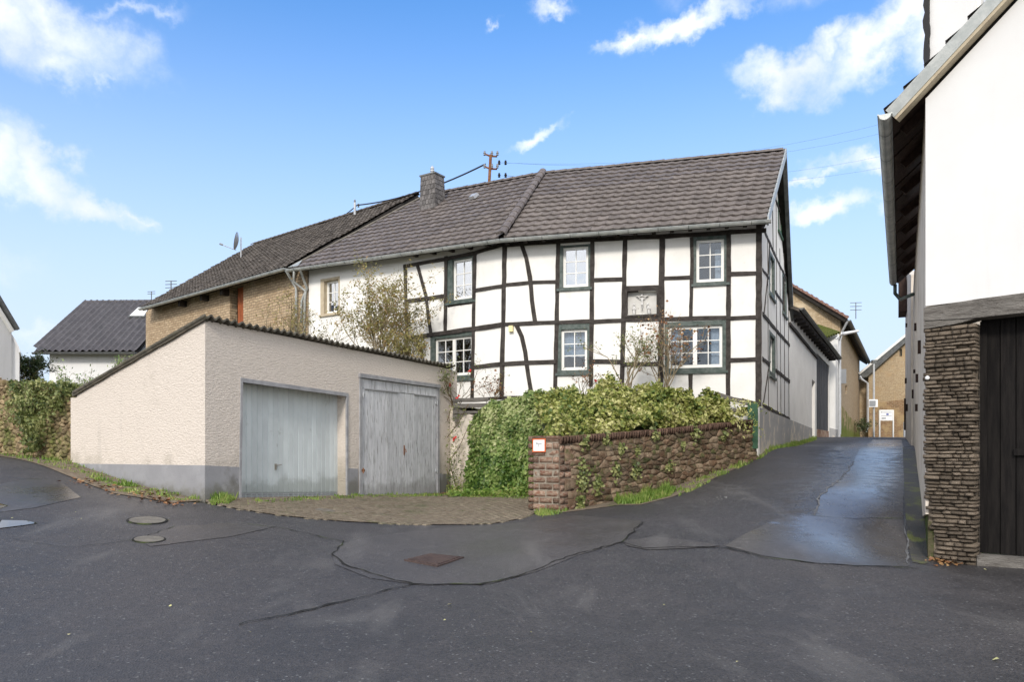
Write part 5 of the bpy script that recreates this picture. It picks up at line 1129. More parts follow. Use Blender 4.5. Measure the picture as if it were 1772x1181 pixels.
# hanging ivy over the retaining wall
IV = Thing('ivy', 'pale green ivy cascading over the retaining wall behind the brick pier', 'ivy', (0, 19.5, h1(0, 19.5)))
N1 = 26
bot = interp([W(806, 850, 19.75), W(830, 858, 19.3), W(880, 860, 18.9), W(925, 864, 17.9), W(968, 858, 16.8)], N1)
top = interp([W(838, 715, 20.0), W(850, 694, 19.9), W(885, 690, 19.9), W(935, 684, 19.7), W(1000, 672, 19.3)], N1)
g1 = bulge(bot, top, 14, .35, Vector((-.3, -.9, .15)))
(V1, F1), (P1, _) = surf_leaves(g1, 36000, .09, .066, 1.8, .42, lump=.26, ls=2.6, zs=.28)
nl1 = len(P1); low = P1[:, 2] < E + .05 + rng.normal(0, .35, nl1); fm_ = np.tile(low, 3)      # paler leaves above; the low ivy's shade is put into darker green leaves
def sub(V, Fc, keep):
    ids = np.where(keep)[0]; k = 5; V2 = V.reshape(-1, k, 3)[ids].reshape(-1, 3); b_ = np.arange(len(ids)) * k
    return V2, np.concatenate([np.stack([b_ + i for i in f], 1) for f in ((0, 1, 2), (0, 2, 3), (0, 3, 4))])
np_part(IV, 'lower_shade_leaves', *sub(V1, F1, low), M['ivyo']); np_part(IV, 'upper_pale_leaves', *sub(V1, F1, ~low), M['ivyx']); gm = MB(); gv = [p + Vector((.03, .16, -.02)) for r in g1 for p in r]; gm.add(gv, [(a * N1 + b, a * N1 + b + 1, (a + 1) * N1 + b + 1, (a + 1) * N1 + b) for a in range(14) for b in range(N1 - 1)]); IV.part(gm, 'stems', M['under'])  # last part is a dark backing sheet, shade between leaves put into its colour
IV2 = Thing('ivy', 'yellow green ivy heap billowing over the top of the low stone wall', 'ivy', (3.5, 18, E + .4))
bot = interp([PW.P(.05, wt_(0) - .02, -.35), PW.P(1.5, wt_(1.5), -.3), PW.P(3.5, wt_(3.5), -.28), PW.P(5.3, wt_(5.3), -.26), PW.P(WL - .35, wt_(WL) - .02, -.25)], 40)
top = interp([W(925, 700, 19.4), W(960, 697, 19.1), W(1000, 682, 18.8), W(1040, 672, 18.7), W(1085, 676, 18.7), W(1130, 674, 18.7), W(1165, 680, 18.8), W(1200, 695, 18.9), W(1250, 704, 19.1), W(1278, 730, 19.1)], 40)
g3 = bulge(bot, top, 14, .28, Vector((-.1, -.7, .5)))
(V2, F2), _ = surf_leaves(g3, 27000, .14, .07, .3, .9, lump=.40, ls=1.9)
np_part(IV2, 'leaves', V2, F2, M['ivyy']); gm = MB(); gv = [p + Vector((0, .18, -.12)) for r in g3 for p in r]; gm.add(gv, [(a * 40 + b, a * 40 + b + 1, (a + 1) * 40 + b + 1, (a + 1) * 40 + b) for a in range(14) for b in range(39)]); IV2.part(gm, 'stems', M['under'])  # dark sheet under the heap paints in the shade of the leaf gaps
# trailing sprays over the wall end and tufts rooted in the wall
sp = []; sn = []
for k in range(34):
    p = W(random.uniform(1225, 1290), random.uniform(690, 730), 18.7); d = Vector((random.uniform(.2, .9), -.35, random.uniform(-.1, .3)))
    for s in range(16): p = p + d * .055; d.z -= .075; sp.append(tuple(p)); sn.append((0, -.6, .6))
V, Fc = leaves_mesh(sp, sn, .085, .6, 'narrow', .5); np_part(IV2, 'trailing_sprays', V, Fc, M['ivyy'])
for k, (px, py, r_) in enumerate([(1003, 826, .26), (1030, 838, .16), (1098, 815, .12), (1062, 812, .12), (1008, 766, .12), (1155, 805, .10), (1046, 759, .09), (1130, 750, .10), (1200, 748, .14), (1250, 752, .12), (1072, 775, .1), (1100, 780, .08), (1180, 770, .07), (1000, 872, .10)]):
    c = PW.at(px, py, .03); n = int(800 * r_); P = [tuple(c + Vector((random.gauss(0, r_ * .45), random.gauss(0, .04), random.gauss(0, r_ * .7)))) for _ in range(n)]
    V, Fc = leaves_mesh(P, [(.3, -.8, .3)] * n, .06, .8, 'ivy', .6)
    t = Thing('wall_plant', ['small', 'leafy', 'dark', 'pale'][k % 4] + ' green tuft growing from the rubble wall, ' + ['biggest, beside the brick pier', 'low down just right of the biggest tuft', 'mid height left of centre', 'left part, mid height', 'under the coping beside the pier', 'mid height at the wall centre', 'just under the coping, left part', 'just under the coping, left of centre', 'just under the coping, right of centre', 'under the coping near the right end', 'upper left part', 'upper part left of centre', 'upper middle part', 'at the foot beside the pier'][k], 'plant', c, 'plants rooted in the rubble wall')
    np_part(t, 'leaves', V, Fc, M['ivyd'])
# ------------------------------------------------------------------ shrubs
def shrub(base, h_, rad, label, m, n_st=9, leaf=.06, nleaf=1800, cat='shrub', name='shrub', red=0, lean=0, depth=3, bare=.0, stem='bark', r0=.022, up=1.0):
    T = Thing(name, label, cat, base); tb = MB(); tips = []
    def grow(p, d, ln, r, lv):
        pts = [p]; n = 5
        for i in range(n): d = (d + Vector((random.gauss(0, .16), random.gauss(0, .16), random.gauss(.04, .08)))).normalized(); p = p + d * ln / n; pts.append(p); 
        tb.tube(pts, r, 5, r * .5)
        if lv >= 1: tips.extend(pts[1:])
        if lv < depth:
            for _ in range(3):
                q_ = pts[random.randint(2, 5)]; grow(q_, (d + Vector((random.gauss(0, .55), random.gauss(0, .55), random.gauss(.1, .3)))).normalized(), ln * random.uniform(.45, .7), r * .5, lv + 1)
    for k in range(n_st):
        a = random.uniform(0, 2 * math.pi); d = Vector((math.cos(a) * rad / h_ * random.uniform(.2, 1) + lean, math.sin(a) * rad / h_ * .8, up)).normalized(); grow(Vector(base) + Vector((math.cos(a) * .08, math.sin(a) * .08, -.05)), d, h_ * random.uniform(.5, .68), r0, 0)
    T.part(tb, 'branches', M[stem])
    tp = np.array([tuple(t) for t in tips]); idx = rng.integers(0, len(tp), nleaf); P = tp[idx] + rng.normal(0, .06, (nleaf, 3)); V, Fc = leaves_mesh(P, np.tile([0, -.4, .8], (nleaf, 1)), leaf, .3, 'narrow' if leaf > .055 else 'ivy', .9); np_part(T, 'leaves', V, Fc, m)
    for k in range(red):
        p = tips[random.randrange(len(tips))]; n = 14; V, Fc = leaves_mesh([tuple(p + Vector((random.gauss(0, .012),) * 3)) for _ in range(n)], [(0, -.5, .5)] * n, .045, 0, 'ivy', 1.0); np_part(T, 'flower', V, Fc, M['petal'], kind=None)
    return T
def zg(x, y): return float(HG([(x, y)])[0])
b = W(655, 640, 21.3); shrub((b.x, b.y, W(0, 650, 21.3).z), 2.75, .95, 'tall thin leaved shrub with olive autumn leaves behind the garage roof', M['shrub'], 17, .085, 6800)
b = W(712, 640, 20.9); shrub((b.x, b.y, W(0, 650, 20.9).z), 1.5, .5, 'greener shrub against the first black timber post behind garage', M['shrub'], 8, .085, 1700)
b = W(505, 620, 19.5); shrub((b.x, b.y, W(0, 640, 19.5).z), 1.7, .55, 'small wispy shrub behind the garage in front of barn downpipe', M['shrub'], 8, .07, 1100)
b = W(560, 640, 20.5); shrub((b.x, b.y, W(0, 640, 20.5).z), 1.5, .7, 'sparse bare twigged shrub under the small left window', M['shrub'], 6, .06, 260, stem='stem', r0=.012)
b = W(788, 720, 20.2); shrub((b.x, b.y, W(0, 700, 20.2).z), 1.2, .8, 'climbing rose with red blooms above the garage corner', M['ivyd'], 9, .07, 420, 'rose', 'rose_bush', red=3, stem='stem', r0=.012)
b = W(850, 700, 20.3); shrub((b.x, b.y, W(0, 700, 20.3).z), .8, .6, 'thin rose twigs above the hanging ivy', M['dead'], 7, .055, 120, 'rose', 'rose_bush', stem='stem', r0=.01)
b = W(1010, 690, 19.6); shrub((b.x, b.y, W(0, 690, 19.6).z), 1.1, .4, 'slender rose with pink hips below the lower middle window', M['dead'], 5, .05, 90, 'rose', 'rose_bush', red=1, stem='stem', r0=.01)
b = W(1085, 670, 19.2); shrub((b.x, b.y, W(0, 675, 19.2).z), 1.7, .55, 'leafy bush climbing round the timber post under the niche', M['ivyd'], 7, .075, 700, r0=.02)
b = W(1148, 670, 19.2); shrub((b.x, b.y, W(0, 675, 19.2).z), 1.75, .85, 'bare rose bush with brown hips before the large ground floor window', M['dead'], 13, .055, 420, 'rose', 'rose_bush', stem='bark', r0=.016)
# rose on the retaining wall
T = Thing('climbing_rose', 'bare curling rose stems with red blooms on the stained wall beside grey doors', 'rose', PR0.at(790, 850))
tb = MB()
for pts in ([(792, 850), (768, 815), (768, 770), (800, 735), (815, 700)], [(796, 850), (785, 800), (802, 775), (815, 740)], [(772, 848), (782, 820), (770, 790), (776, 740), (790, 700)]): tb.tube([PR0.at(x, y, .12 + random.uniform(0, .1)) for x, y in pts], .016, 6, .008)
T.part(tb, 'stems', M['stem'])
for x, y in ((752, 707), (769, 694), (799, 759), (762, 697), (805, 688)):
    p = PR0.at(x, y, .35); n = 18; V, Fc = leaves_mesh([tuple(p + Vector((random.gauss(0, .02),) * 3)) for _ in range(n)], [(0, -.6, .4)] * n, .05, 0, 'ivy', 1.0); np_part(T, 'flower', V, Fc, M['petal'], kind=None)
P = [tuple(PR0.at(random.gauss(795, 12), 850 - random.random() ** 2.2 * 150, .15 + random.uniform(0, .2))) for _ in range(900)]
V, Fc = leaves_mesh(P, [(0, -.6, .5)] * 900, .07, .5, 'narrow', .8); np_part(T, 'leaves', V, Fc, M['ivyd'])
# old rail fence before the house and green post
def zat(px, py, Z): return W(px, py, Z)
RFc = Thing('timber_rail_fence', 'weathered horizontal timber rails between the garage and hanging ivy', 'fence', W(785, 700, 19.9))
PL = Plane((W(783, 0, 20.0).x, 20.0), (W(905, 0, 20.2).x, 20.2))
for y, w in ((693, 7), (703, 8), (714, 5)): RFc.part(MB().strip(PL, [PL.uv(784, y), PL.uv(845, y - 1)], w * 20 / F, -.05, .03, .012), 'rail', M['oldbeam'])
RFc.part(MB().strip(PL, [PL.uv(788, 688), PL.uv(788, 730)], .12, -.08, .0, .01), 'post', M['oldbeam'])
GP = Thing('green_gate_post', 'dark green boarded post with rails at the right end of garden wall', 'post', W(1302, 775, 18.95))
PQ = Plane((W(1310, 0, 19.0).x, 19.0), (W(1250, 0, 19.3).x, 19.3))
GP.part(MB().strip(PQ, [PQ.uv(1302.5, 777), PQ.uv(1302.5, 697)], 17 * 19 / F, -.1, .0, .005), 'post', M['greenb'])
for a, b_ in (((1240, 682), (1298, 700)), ((1243, 708), (1296, 714)), ): GP.part(MB().strip(PQ, [PQ.uv(*a), PQ.uv(*b_)], .10, -.10, -.03, .008), 'rail', M['oldbeam'])
GP.part(MB().strip(PQ, [PQ.uv(1285, 720), PQ.uv(1297, 703)], .04, -.10, -.04), 'brace', M['green'])
# ------------------------------------------------------------------ paved forecourt
fc = [G(*p) for p in [(356, 870)] + arc + [(924, 868)]] + [Vector((.35, 19.1, 0)), GF.P(UGe, 0, .02), GF.P(0, 0, .02)]
sheet('paved_forecourt', fc, M['dirt'], .0135, .25)
polyf = [(p.x, p.y) for p in fc]
def inpoly(x, y, poly):
    c = False
    for i in range(len(poly)):
        a, b = poly[i], poly[i - 1]
        if (a[1] > y) != (b[1] > y) and x < (b[0] - a[0]) * (y - a[1]) / (b[1] - a[1]) + a[0]: c = not c
    return c
pm_ = []; ang = math.atan2(GF.d.y, GF.d.x); ca, sa = math.cos(ang), math.sin(ang); cells = []
for i in range(-30, 60):
    for j in range(-60, 60):
        a = i * .205 + (.1 if j % 2 else 0); b = j * .105; x = GC.x + a * ca - b * sa; y = GC.y + a * sa + b * ca
        if inpoly(x, y, polyf): cells.append((x, y))
hz = H(cells); vsall = []; fall = []
for (x, y), z in zip(cells, hz):
    w_, d_ = .096, .047; k = len(vsall); dzz = random.uniform(.008, .015); tx = random.uniform(-.004, .004)
    for (aa, bb, zz) in ((-w_, -d_, -.01), (w_, -d_, -.01), (w_, d_, -.01), (-w_, d_, -.01), (-w_ + .008, -d_ + .008, dzz), (w_ - .008, -d_ + .008, dzz + tx), (w_ - .008, d_ - .008, dzz), (-w_ + .008, d_ - .008, dzz)): vsall.append((x + aa * ca - bb * sa, y + aa * sa + bb * ca, z + .004 + zz))
    fall += [tuple(k + q_ for q_ in f_) for f_ in ((4, 5, 6, 7), (0, 1, 5, 4), (1, 2, 6, 5), (2, 3, 7, 6), (3, 0, 4, 7))]
mb = MB(); mb.v = vsall; mb.f = fall
pv = solo(mb, 'paving_stones', M['paver'], 'small brown paving stones in front of the garage', 'paving', kind='stuff', recalc=False)
# manholes and drain
def disc(px, py, r_, label, m='concrete', gname='manhole_cover'):
    c = G(px, py); t = Thing(gname, label, 'manhole', c); n = Vector((h1(c.x - .2, c.y) - h1(c.x + .2, c.y), h1(c.x, c.y - .2) - h1(c.x, c.y + .2), .4)).normalized()
    x = n.cross(Vector((0, 1, 0))).normalized(); y = n.cross(x)
    for (ra, z, nm, mm) in ((r_, .012, 'rim', 'crack'), (r_ * .88, .016, 'lid', m)):
        ring = [c + x * math.cos(2 * math.pi * k / 28) * ra + y * math.sin(2 * math.pi * k / 28) * ra for k in range(28)]; t.part(MB().prism([p + n * z for p in ring], [p - n * .02 for p in ring]), nm, M[mm])
disc(255, 902, .27, 'round manhole cover in the road, nearer the garage corner'); disc(258, 935, .20, 'smaller round cover in the road, further from the garage'); disc(563, 885, .2, 'small grey round cover in the paving before the metal door'); disc(622, 882, .11, 'tiny dark cover in paving before the grey wooden doors', 'cast')
q4 = [G(*p) for p in ((699, 972), (745, 961), (803, 967), (757, 983))]; DG = Thing('drain_grate', 'rusty rectangular iron drain cover in the middle of road', 'drain', sum(q4, Vector()) / 4)
up_ = Vector((0, 0, 1)); c_ = sum(q4, Vector()) / 4; sh = lambda s, z: [c_ + (p - c_) * s + up_ * z for p in q4]
DG.part(MB().prism(sh(1.0, .022), sh(1.0, -.03)), 'frame', M['cast']); bars = sh(.88, 0)
for i in range(9):
    a, b_ = (i + .12) / 9, (i + .82) / 9; P_ = [bars[0].lerp(bars[1], a), bars[3].lerp(bars[2], a), bars[3].lerp(bars[2], b_), bars[0].lerp(bars[1], b_)]
    DG.part(MB().prism([p + up_ * .032 for p in P_], [p + up_ * .01 for p in P_]), 'grate_bar', M['cast'])
# ------------------------------------------------------------------ mossy field stone wall at left
SW = Thing('field_stone_wall', 'mossy field stone wall running left from the garage under tangled ivy', 'wall', GL.P(LE, 0))
pL0 = GL.P(LE, 0).xy + Vector((.05, .1)); PS = Plane(pL0, (W(0, 0, 17.6).x, 17.6)); sl = 9.5; stp = lambda u: E + 1.12 + (1.6 - 1.12) * min(1.6, u / PS.len); sbt = lambda u: h1(*PS.P(u, 0).xy) 
mb = MB(); n = 12; mb.wall(PS, [(sl * i / n, sbt(sl * i / n) - .3) for i in range(n + 1)] + [(sl * i / n, stp(sl * i / n) - .04) for i in range(n, -1, -1)], [], -.5, -.005); SW.part(mb, 'core', M['mortar'])
mb = MB()
for x, y, c in voronoi(lambda x, y: sbt(x) - .1 < y < stp(x), .16, .10, (.02, sl, E - 1, E + 2.2), 14000, 4): rock(mb, PS, x, y, c, .006, .03 + random.uniform(-.03, .03), -.06)
stain(M['rubbleS'], (.13, .16, .03), .55, 1.2, 2.2, amount=.8, thr=(.5, .8)); SW.part(mb, 'stones', M['rubbleS'], kind='stuff', smooth=True)
TI = Thing('ivy', 'tangled olive ivy spilling over the mossy field stone wall', 'ivy', PS.P(1.5, 0))
gr = [[PS.P(PS.u(x0 + (x1 - x0) * c / 10), PS.uv(x0 + (x1 - x0) * c / 10, y)[1], .10 + .08 * math.sin(r)) for c in range(11)] for r, (y, x0, x1) in enumerate([(778, 70, 80), (745, 50, 92), (705, 38, 112), (682, 32, 126), (668, 30, 130), (660, 40, 128)])]
(V, Fc), _ = surf_leaves(gr, 4200, .20, .055, 1.4, 1.0, lump=.34, ls=3.2); np_part(TI, 'leaves', V, Fc, M['ivyd'])
for px, py, Z, h_, rad, lb, mm, nl_, lf in ((72, 700, 16.9, .85, .8, 'loose light green bush on the stone wall, left of the bungalow', 'ivyx', 700, .075), (125, 690, 16.8, .9, .6, 'arching leafy shoots on the stone wall beside the garage', 'ivy', 700, .08), (210, 650, 18.5, .8, .4, 'leafy shoots peeping over the sloping garage roof edge', 'ivy', 500, .08), (45, 665, 26, 1.3, .6, 'dark evergreen bush between the white house and bungalow', 'darkfol', 3800, .11)):
    b = W(px, py, Z); shrub((b.x, b.y, b.z - .3), h_, rad, lb, M[mm], 9, lf, nl_, r0=.018)
# ------------------------------------------------------------------ grass, weeds, dead leaves
def blades(P, hgt, wid=.012, lean=.5):
    n = len(P); P = np.asarray(P); a = rng.uniform(0, 2 * np.pi, n); cl_ = np.array([noise.noise(Vector((p[0] * 4, p[1] * 4, 9))) for p in P]); hh_ = hgt * rng.uniform(.25, 1.1, n) * np.clip(.75 + 1.5 * cl_, .2, 1.6); ln_ = hh_ * rng.uniform(.1, lean, n); b = rng.uniform(0, 2 * np.pi, n)
    dx = np.stack([np.cos(a), np.sin(a), np.zeros(n)], 1) * wid; tp = np.stack([np.cos(b) * ln_, np.sin(b) * ln_, hh_], 1); V = np.stack([P - dx, P + dx, P + tp * .55 + dx * .7, P + tp], 1).reshape(-1, 3); k = np.arange(n) * 4
    return V, np.concatenate([np.stack([k, k + 1, k + 2], 1), np.stack([k, k + 2, k + 3], 1)])
def tuft(poly, n, hgt, name='grass', m='grass', falloff=None):
    pts = [G(*p) for p in poly]; pp = [(p.x, p.y) for p in pts]; xs = [p[0] for p in pp]; ys = [p[1] for p in pp]; out = []
    while len(out) < n:
        x, y = random.uniform(min(xs), max(xs)), random.uniform(min(ys), max(ys))
        if inpoly(x, y, pp) and noise.noise(Vector((x * 2.2, y * 2.2, 3))) > random.uniform(-.45, .25): out.append((x, y))
    z = H(out); V, Fc = blades(np.column_stack([np.array(out), z]), hgt); me = npmesh(name, V, Fc); me.materials.append(M[m]); o = bpy.data.objects.new(name, me); COL.objects.link(o); o['kind'] = 'stuff'; tag(o, cat='grass'); return o
gl_ = [(tuft([(1060, 866), (1110, 846), (1170, 850), (1160, 860), (1105, 874), (1068, 874)], 5200, .16), 'thick green grass tuft at the foot of the rubble wall'),
       (tuft([(1170, 850), (1240, 815), (1310, 785), (1350, 770), (1413, 757), (1413, 762), (1320, 793), (1245, 826), (1175, 860)], 7500, .10), 'narrow grass strip climbing along the lane edge'),
       (tuft([(925, 890), (945, 872), (968, 876), (985, 886), (940, 897)], 900, .11), 'grass at the foot of the brick pier'),
       (tuft([(360, 868), (380, 860), (410, 866), (395, 874), (365, 875)], 1100, .13), 'green weeds at the base of the garage corner'),
       (tuft([(412, 870), (620, 857), (770, 853), (925, 858), (925, 866), (770, 860), (620, 864), (415, 876)], 4200, .07), 'thin line of grass along the garage door thresholds'),
       (tuft([(0, 768), (60, 778), (133, 805), (230, 838), (225, 846), (120, 818), (50, 800), (0, 788)], 7000, .10), 'mossy grass bank under the field stone wall'),
       (tuft([(133, 812), (240, 840), (350, 866), (300, 869), (190, 850)], 1500, .06), 'sparse grass along the garage side plinth')]
for o, lb in gl_: o['label'] = lb
# low foliage at the ivy foot
fo = Thing('ground_foliage', 'low mixed foliage along the foot of the hanging ivy', 'foliage', G(860, 858)); P = []
for _ in range(2600):
    p = G(random.uniform(775, 925), random.uniform(851, 862)); P.append((p.x, p.y, p.z + abs(random.gauss(0, .09))))
V, Fc = leaves_mesh(P, [(0, -.3, .9)] * len(P), .06, 0, 'ivy', .7); np_part(fo, 'leaves', V, Fc, M['grass'])
def litter(label, spots, n, m, size, spread=.25):
    P = []
    for _ in range(n):
        x, y = random.choice(spots); p = G(x + random.gauss(0, 18 * spread * 4), y + random.gauss(0, 3)); P.append((p.x, p.y, p.z + random.uniform(.012, .03)))
    V, Fc = leaves_mesh(P, [(0, 0, 1)] * n, size, 0, 'ivy', .25); me = npmesh('fallen_leaves', V, Fc); me.materials.append(M[m]); o = bpy.data.objects.new('fallen_leaves', me); COL.objects.link(o); tag(o, label, 'leaves', kind='stuff')
litter('brown leaves scattered at the road edge by the garage side', [(280, 868), (250, 858), (300, 872), (200, 848), (150, 835)], 190, 'dead', .06)
litter('dead leaves gathered under the slate pier at right', [(1640, 975), (1655, 972), (1625, 968)], 260, 'dead', .05, .12)
litter('reddish leaves at the foot of the retaining wall', [(775, 855), (790, 853)], 200, 'dead', .07, .15)
litter('few pale leaves scattered on the dark asphalt', [(600, 1050), (1650, 990), (1580, 870), (1582, 940), (1585, 850), (1590, 985), (300, 1100), (1500, 1150), (1000, 1100), (700, 1080), (350, 890), (430, 900)], 26, 'yellowleaf', .035, 3.2)

# ------------------------------------------------------------------ right building
RB_ = Thing('corner_barn_house', 'tall white rendered house with stacked slate pier and black gate at right', 'house', (RC.x, RC.y, h1(*RC)))
f = lambda x, y: RF.uv(x, y); zt_ = f(1604, 170)[1]
bt_ = [f(1602, 532), f(1690, 514), f(1772, 497)]
v_top = lambda u: zt_ + .02 + u * ((f(1760, 2)[1] - zt_) / f(1760, 0)[0]); UE = 5.0
beam_t = f(1602, 530)[1]
mb = MB(); mb.wall(RF, [(0, beam_t), (UE, beam_t + .02), (UE, v_top(UE)), (0, zt_)], [], -.3, 0); RB_.part(mb, 'gable_wall', M['white2'])
sw_t = zt_ + .02
mb = MB(); mb.wall(RS, [(0.02, h1(*RS.P(0, 0).xy) + .62), (1.6, h1(*RS.P(1.6, 0).xy) + .05), (14.5, 1.4), (14.5, sw_t), (0.02, sw_t)], [], -.25, -.0); RB_.part(mb, 'lane_wall', M['cream'])
mb = MB(); mb.wall(RS, [(0.0, -.4), (14.5, 1), (14.5, 1.9), (1.6, 1.5), (0.0, .6)], [], -.3, -.03); RB_.part(mb, 'stone_base', M['soil'])
# beam over gate
mb = MB(); mb.wall(RF, [f(1600.5, 556), f(1690, 551), (UE, f(1690, 551)[1]), (UE, f(1690, 517)[1] + .03), f(1690, 519), f(1600.5, 534)], [], -.25, .05); RB_.part(mb, 'lintel_beam', M['oldbeam'])
mb = MB(); mb.wall(RF, [f(1600.5, 570), f(1662, 560), f(1690, 551.5), f(1600.5, 556.5)], [], -.25, .035); RB_.part(mb, 'beam_pad', M['oldbeam'])
# stacked slab pier
pe = RF.u(1688); bz = h1(*RC) - .1; tz = f(1640, 565)[1]
mb = MB(); mb.pbox(RF, .03, pe - .03, bz, tz, -.45, -.03); pier = RB_.part(mb, 'pier', M['mortar'])
sl_ = [stone_mesh('stone_slab', i + 60, M['slab'], 3, .05, .12) for i in range(8)]; v = bz; cnt = 0; c1 = 0
PRv = Plane(RF.P(pe, 0).xy, RF.P(pe, 0, -1).xy)
while v < tz - .02:
    h_ = random.uniform(.038, .07); u = random.uniform(-.03, .01) if v > bz + .9 else random.uniform(-.02, .07) 
    ins_ = max(0, (.9 - (v - bz)) * .13)
    u += ins_
    while u < pe - .04:
        w_ = random.uniform(.075, .20); w_ = min(w_, pe - u + .01)
        if w_ > .05 and c1 < 299: stone_at(RB_, RF, random.choice(sl_), u + w_ / 2, v + h_ / 2, w_ * .985, h_ * random.uniform(.8, .93), .22, -.07 + random.uniform(-.03, .026), 'stone_slab', pier, random.uniform(-.05, .05)); c1 += 1
        u += w_
    v += h_
# boot scraper plate / bell on the pier
hp = f(1607, 655); RB_.part(MB().ball(RF.P(hp[0], hp[1], .06), .03), 'door_bell', M['signw'])
# gate: leaf with planks
gt_ = f(1690, 553)[1]; gb = f(1690, 960)[1]; mb = MB(); mb.pbox(RF, pe, UE, gb, gt_ + .05, -.34, -.3); gate = RB_.part(mb, 'gate', M['gatew'], label='black stained wooden barn gate')
u = pe + .01; i = 0
while u < UE - .2:
    w_ = [.22, .18, .26, .2][i % 4]; RB_.part(MB().pbox(RF, u + .006, u + w_ - .006, gb, gt_ + .04, -.3, -.265 + random.uniform(-.006, .006)), 'plank', M['gatew'], gate); u += w_; i += 1
ry = f(1740, 777)[1]
RB_.part(MB().pbox(RF, RF.u(1748), UE, ry - .09, ry, -.27, -.22), 'gate_rail', M['gatew'], gate); RB_.part(MB().pbox(RF, pe, RF.u(1700), gb, gt_, -.27, -.235), 'gate_stile', M['gatew'], gate)
RB_.part(MB().pbox(RF, pe + .02, UE, gb - .25, gb - .015, -.35, .02), 'threshold', M['oldbeam'])
# roof: eave overhanging the lane, verge seen edge-on
s = RS.n; ov = .52; e_z = W(0, 205, 10.3).z - .02
ge0 = W(1546, 205, 10.25); ge1 = W(1550, 488, 20.3)
vn = Vector((RF.n.x, RF.n.y, 0))

E0 = RF.at(1546, 203, .15); Vq = RF.at(1732, 2, .15); V1_ = E0 + (Vq - E0) * 3.2; V0_ = RF.at(1602, 146, .15)
zE = (E0.z - E) * F / (780 - 488); ge1 = W(1550, 488, zE)
E1_ = Vector((ge1.x, ge1.y, E0.z)); along = (E1_ - E0); V2_ = V1_ + along
nr_ = (V1_ - E0).cross(along).normalized(); nr_ = nr_ if nr_.z > 0 else -nr_
mb = MB(); slabroof(mb, [E0, V1_, V2_, E1_], nr_, -.02, .05); RBroof = RB_.part(mb, 'roof', M['deck'])
mb = MB(); slabroof(mb, [E0 + vn * .03, V1_ + vn * .03, V1_ - vn * .02, E0 - vn * .02], nr_, -.09, .07); RB_.part(mb, 'verge_board', M['zinc'])
mb = MB(); q0, q1 = E0 - nr_ * .09, V1_ - nr_ * .09; slabroof(mb, [q0 + vn * .02, q1 + vn * .02, q1 - vn * .12, q0 - vn * .12], nr_, -.04, 0); RB_.part(mb, 'verge_fascia', M['beige'])
nso = 15; inn = (V0_ - E0)
for i in range(nso):
    a = E0.lerp(E1_, (i + .04) / nso); b_ = E0.lerp(E1_, (i + .96) / nso); mb = MB(); slabroof(mb, [a, b_, b_ + inn * 1.25, a + inn * 1.25], nr_, -.06 - .01 * (i % 3), -.022); RB_.part(mb, 'soffit_board', M['soffit'], RBroof)
for i in range(8):
    a = E0.lerp(E1_, (i + .5) / 8.2); mb = MB(); dd = along.normalized() * .05; slabroof(mb, [a - dd + inn * .2, a + dd + inn * .2, a + dd + inn * 1.2, a - dd + inn * 1.2], nr_, -.20, -.07); RB_.part(mb, 'rafter', M['soffit'], RBroof)
mt, _ = slope(E0 + nr_ * .05, E1_ + nr_ * .05, V2_ + nr_ * .05, V1_ + nr_ * .05, .3, .345, 'L'); place_tiles(RB_, RBroof, mt, tile_mesh(.3, .345), M['tileS'], M['tileS'], limit=0)
mb = MB(); gutter(mb, E0 + Vector((-.07, 0, -.03)) - along.normalized() * .08, E1_ + Vector((-.07, 0, -.03)), .085, 10); g_ = RB_.part(mb, 'gutter', M['zinc'], recalc=False)
rings(RB_, g_, E0 + Vector((-.07, 0, -.03)), E1_ + Vector((-.07, 0, -.03)), 11, M['cable'], .088, .015)
ge = E1_ + Vector((-.07, -.1, -.1)); RB_.part(MB().tube([ge, ge + Vector((.0, 0, -.25)), ge + Vector((.15, -.0, -.42)), RS.P(10.2, ge.z - .62, .05)], .05, 8), 'downpipe', M['green'], smooth=True)
# timber stubs and small openings on the lane wall
for x, y0, y1 in ((1593.5, 590, 612), (1589, 648, 662), (1586, 560, 572), (1581, 675, 690), (1577.5, 612, 625), (1588, 700, 712), (1584, 640, 646)):
    u, vv = RS.uv(x, y0); _, v2 = RS.uv(x, y1); RB_.part(MB().pbox(RS, u - .07, u + .07, v2, vv, -.02, .05), 'timber_stub', M['soffit'])
# set-back upper storey above the roof
PU = Plane(RF.P(.25, 0, -1.6).xy, RF.P(4, 0, -1.6).xy); f2 = lambda x, y: PU.uv(x, y)
w0 = [f2(1689, 60), f2(1736, 60), f2(1736, -60), f2(1689, -60)]
ul = f2(1609, 0)[0]; mb = MB(); vlow = f2(1609, 190)[1]; mb.wall(PU, [(ul, vlow - .4), (ul + 4.5, vlow - .4), (ul + 4.5, vlow + 5.5), (ul, vlow + 5.5)], [w0], -1.5, 0); RB_.part(mb, 'upper_wall', M['white2'])
mb = MB(); mb.strip(PU, [(ul - .04, vlow + .35), (ul - .03, vlow + 5.4)], .07, -1.6, .05, .02, step=.12); RB_.part(mb, 'slate_edge', M['cable'])
(wa, wv0), (wb, _), (_, wv1), _ = w0[0], w0[1], w0[2], w0[3]
mb = MB(); mb.pbox(PU, wa, wa + .06, wv0, wv1, -.15, -.02); mb.pbox(PU, wb - .06, wb, wv0, wv1, -.15, -.02); mb.pbox(PU, wa + .06, wb - .06, wv0, wv0 + .06, -.15, -.022); mb.pbox(PU, wa + .2, wa + .25, wv0 + .06, wv1, -.12, -.04); uw = RB_.part(mb, 'window', M['framew'])
RB_.part(MB().pbox(PU, wa + .06, wb - .06, wv0 + .06, wv1, -.11, -.10), 'pane', M['skyglass'], uw)
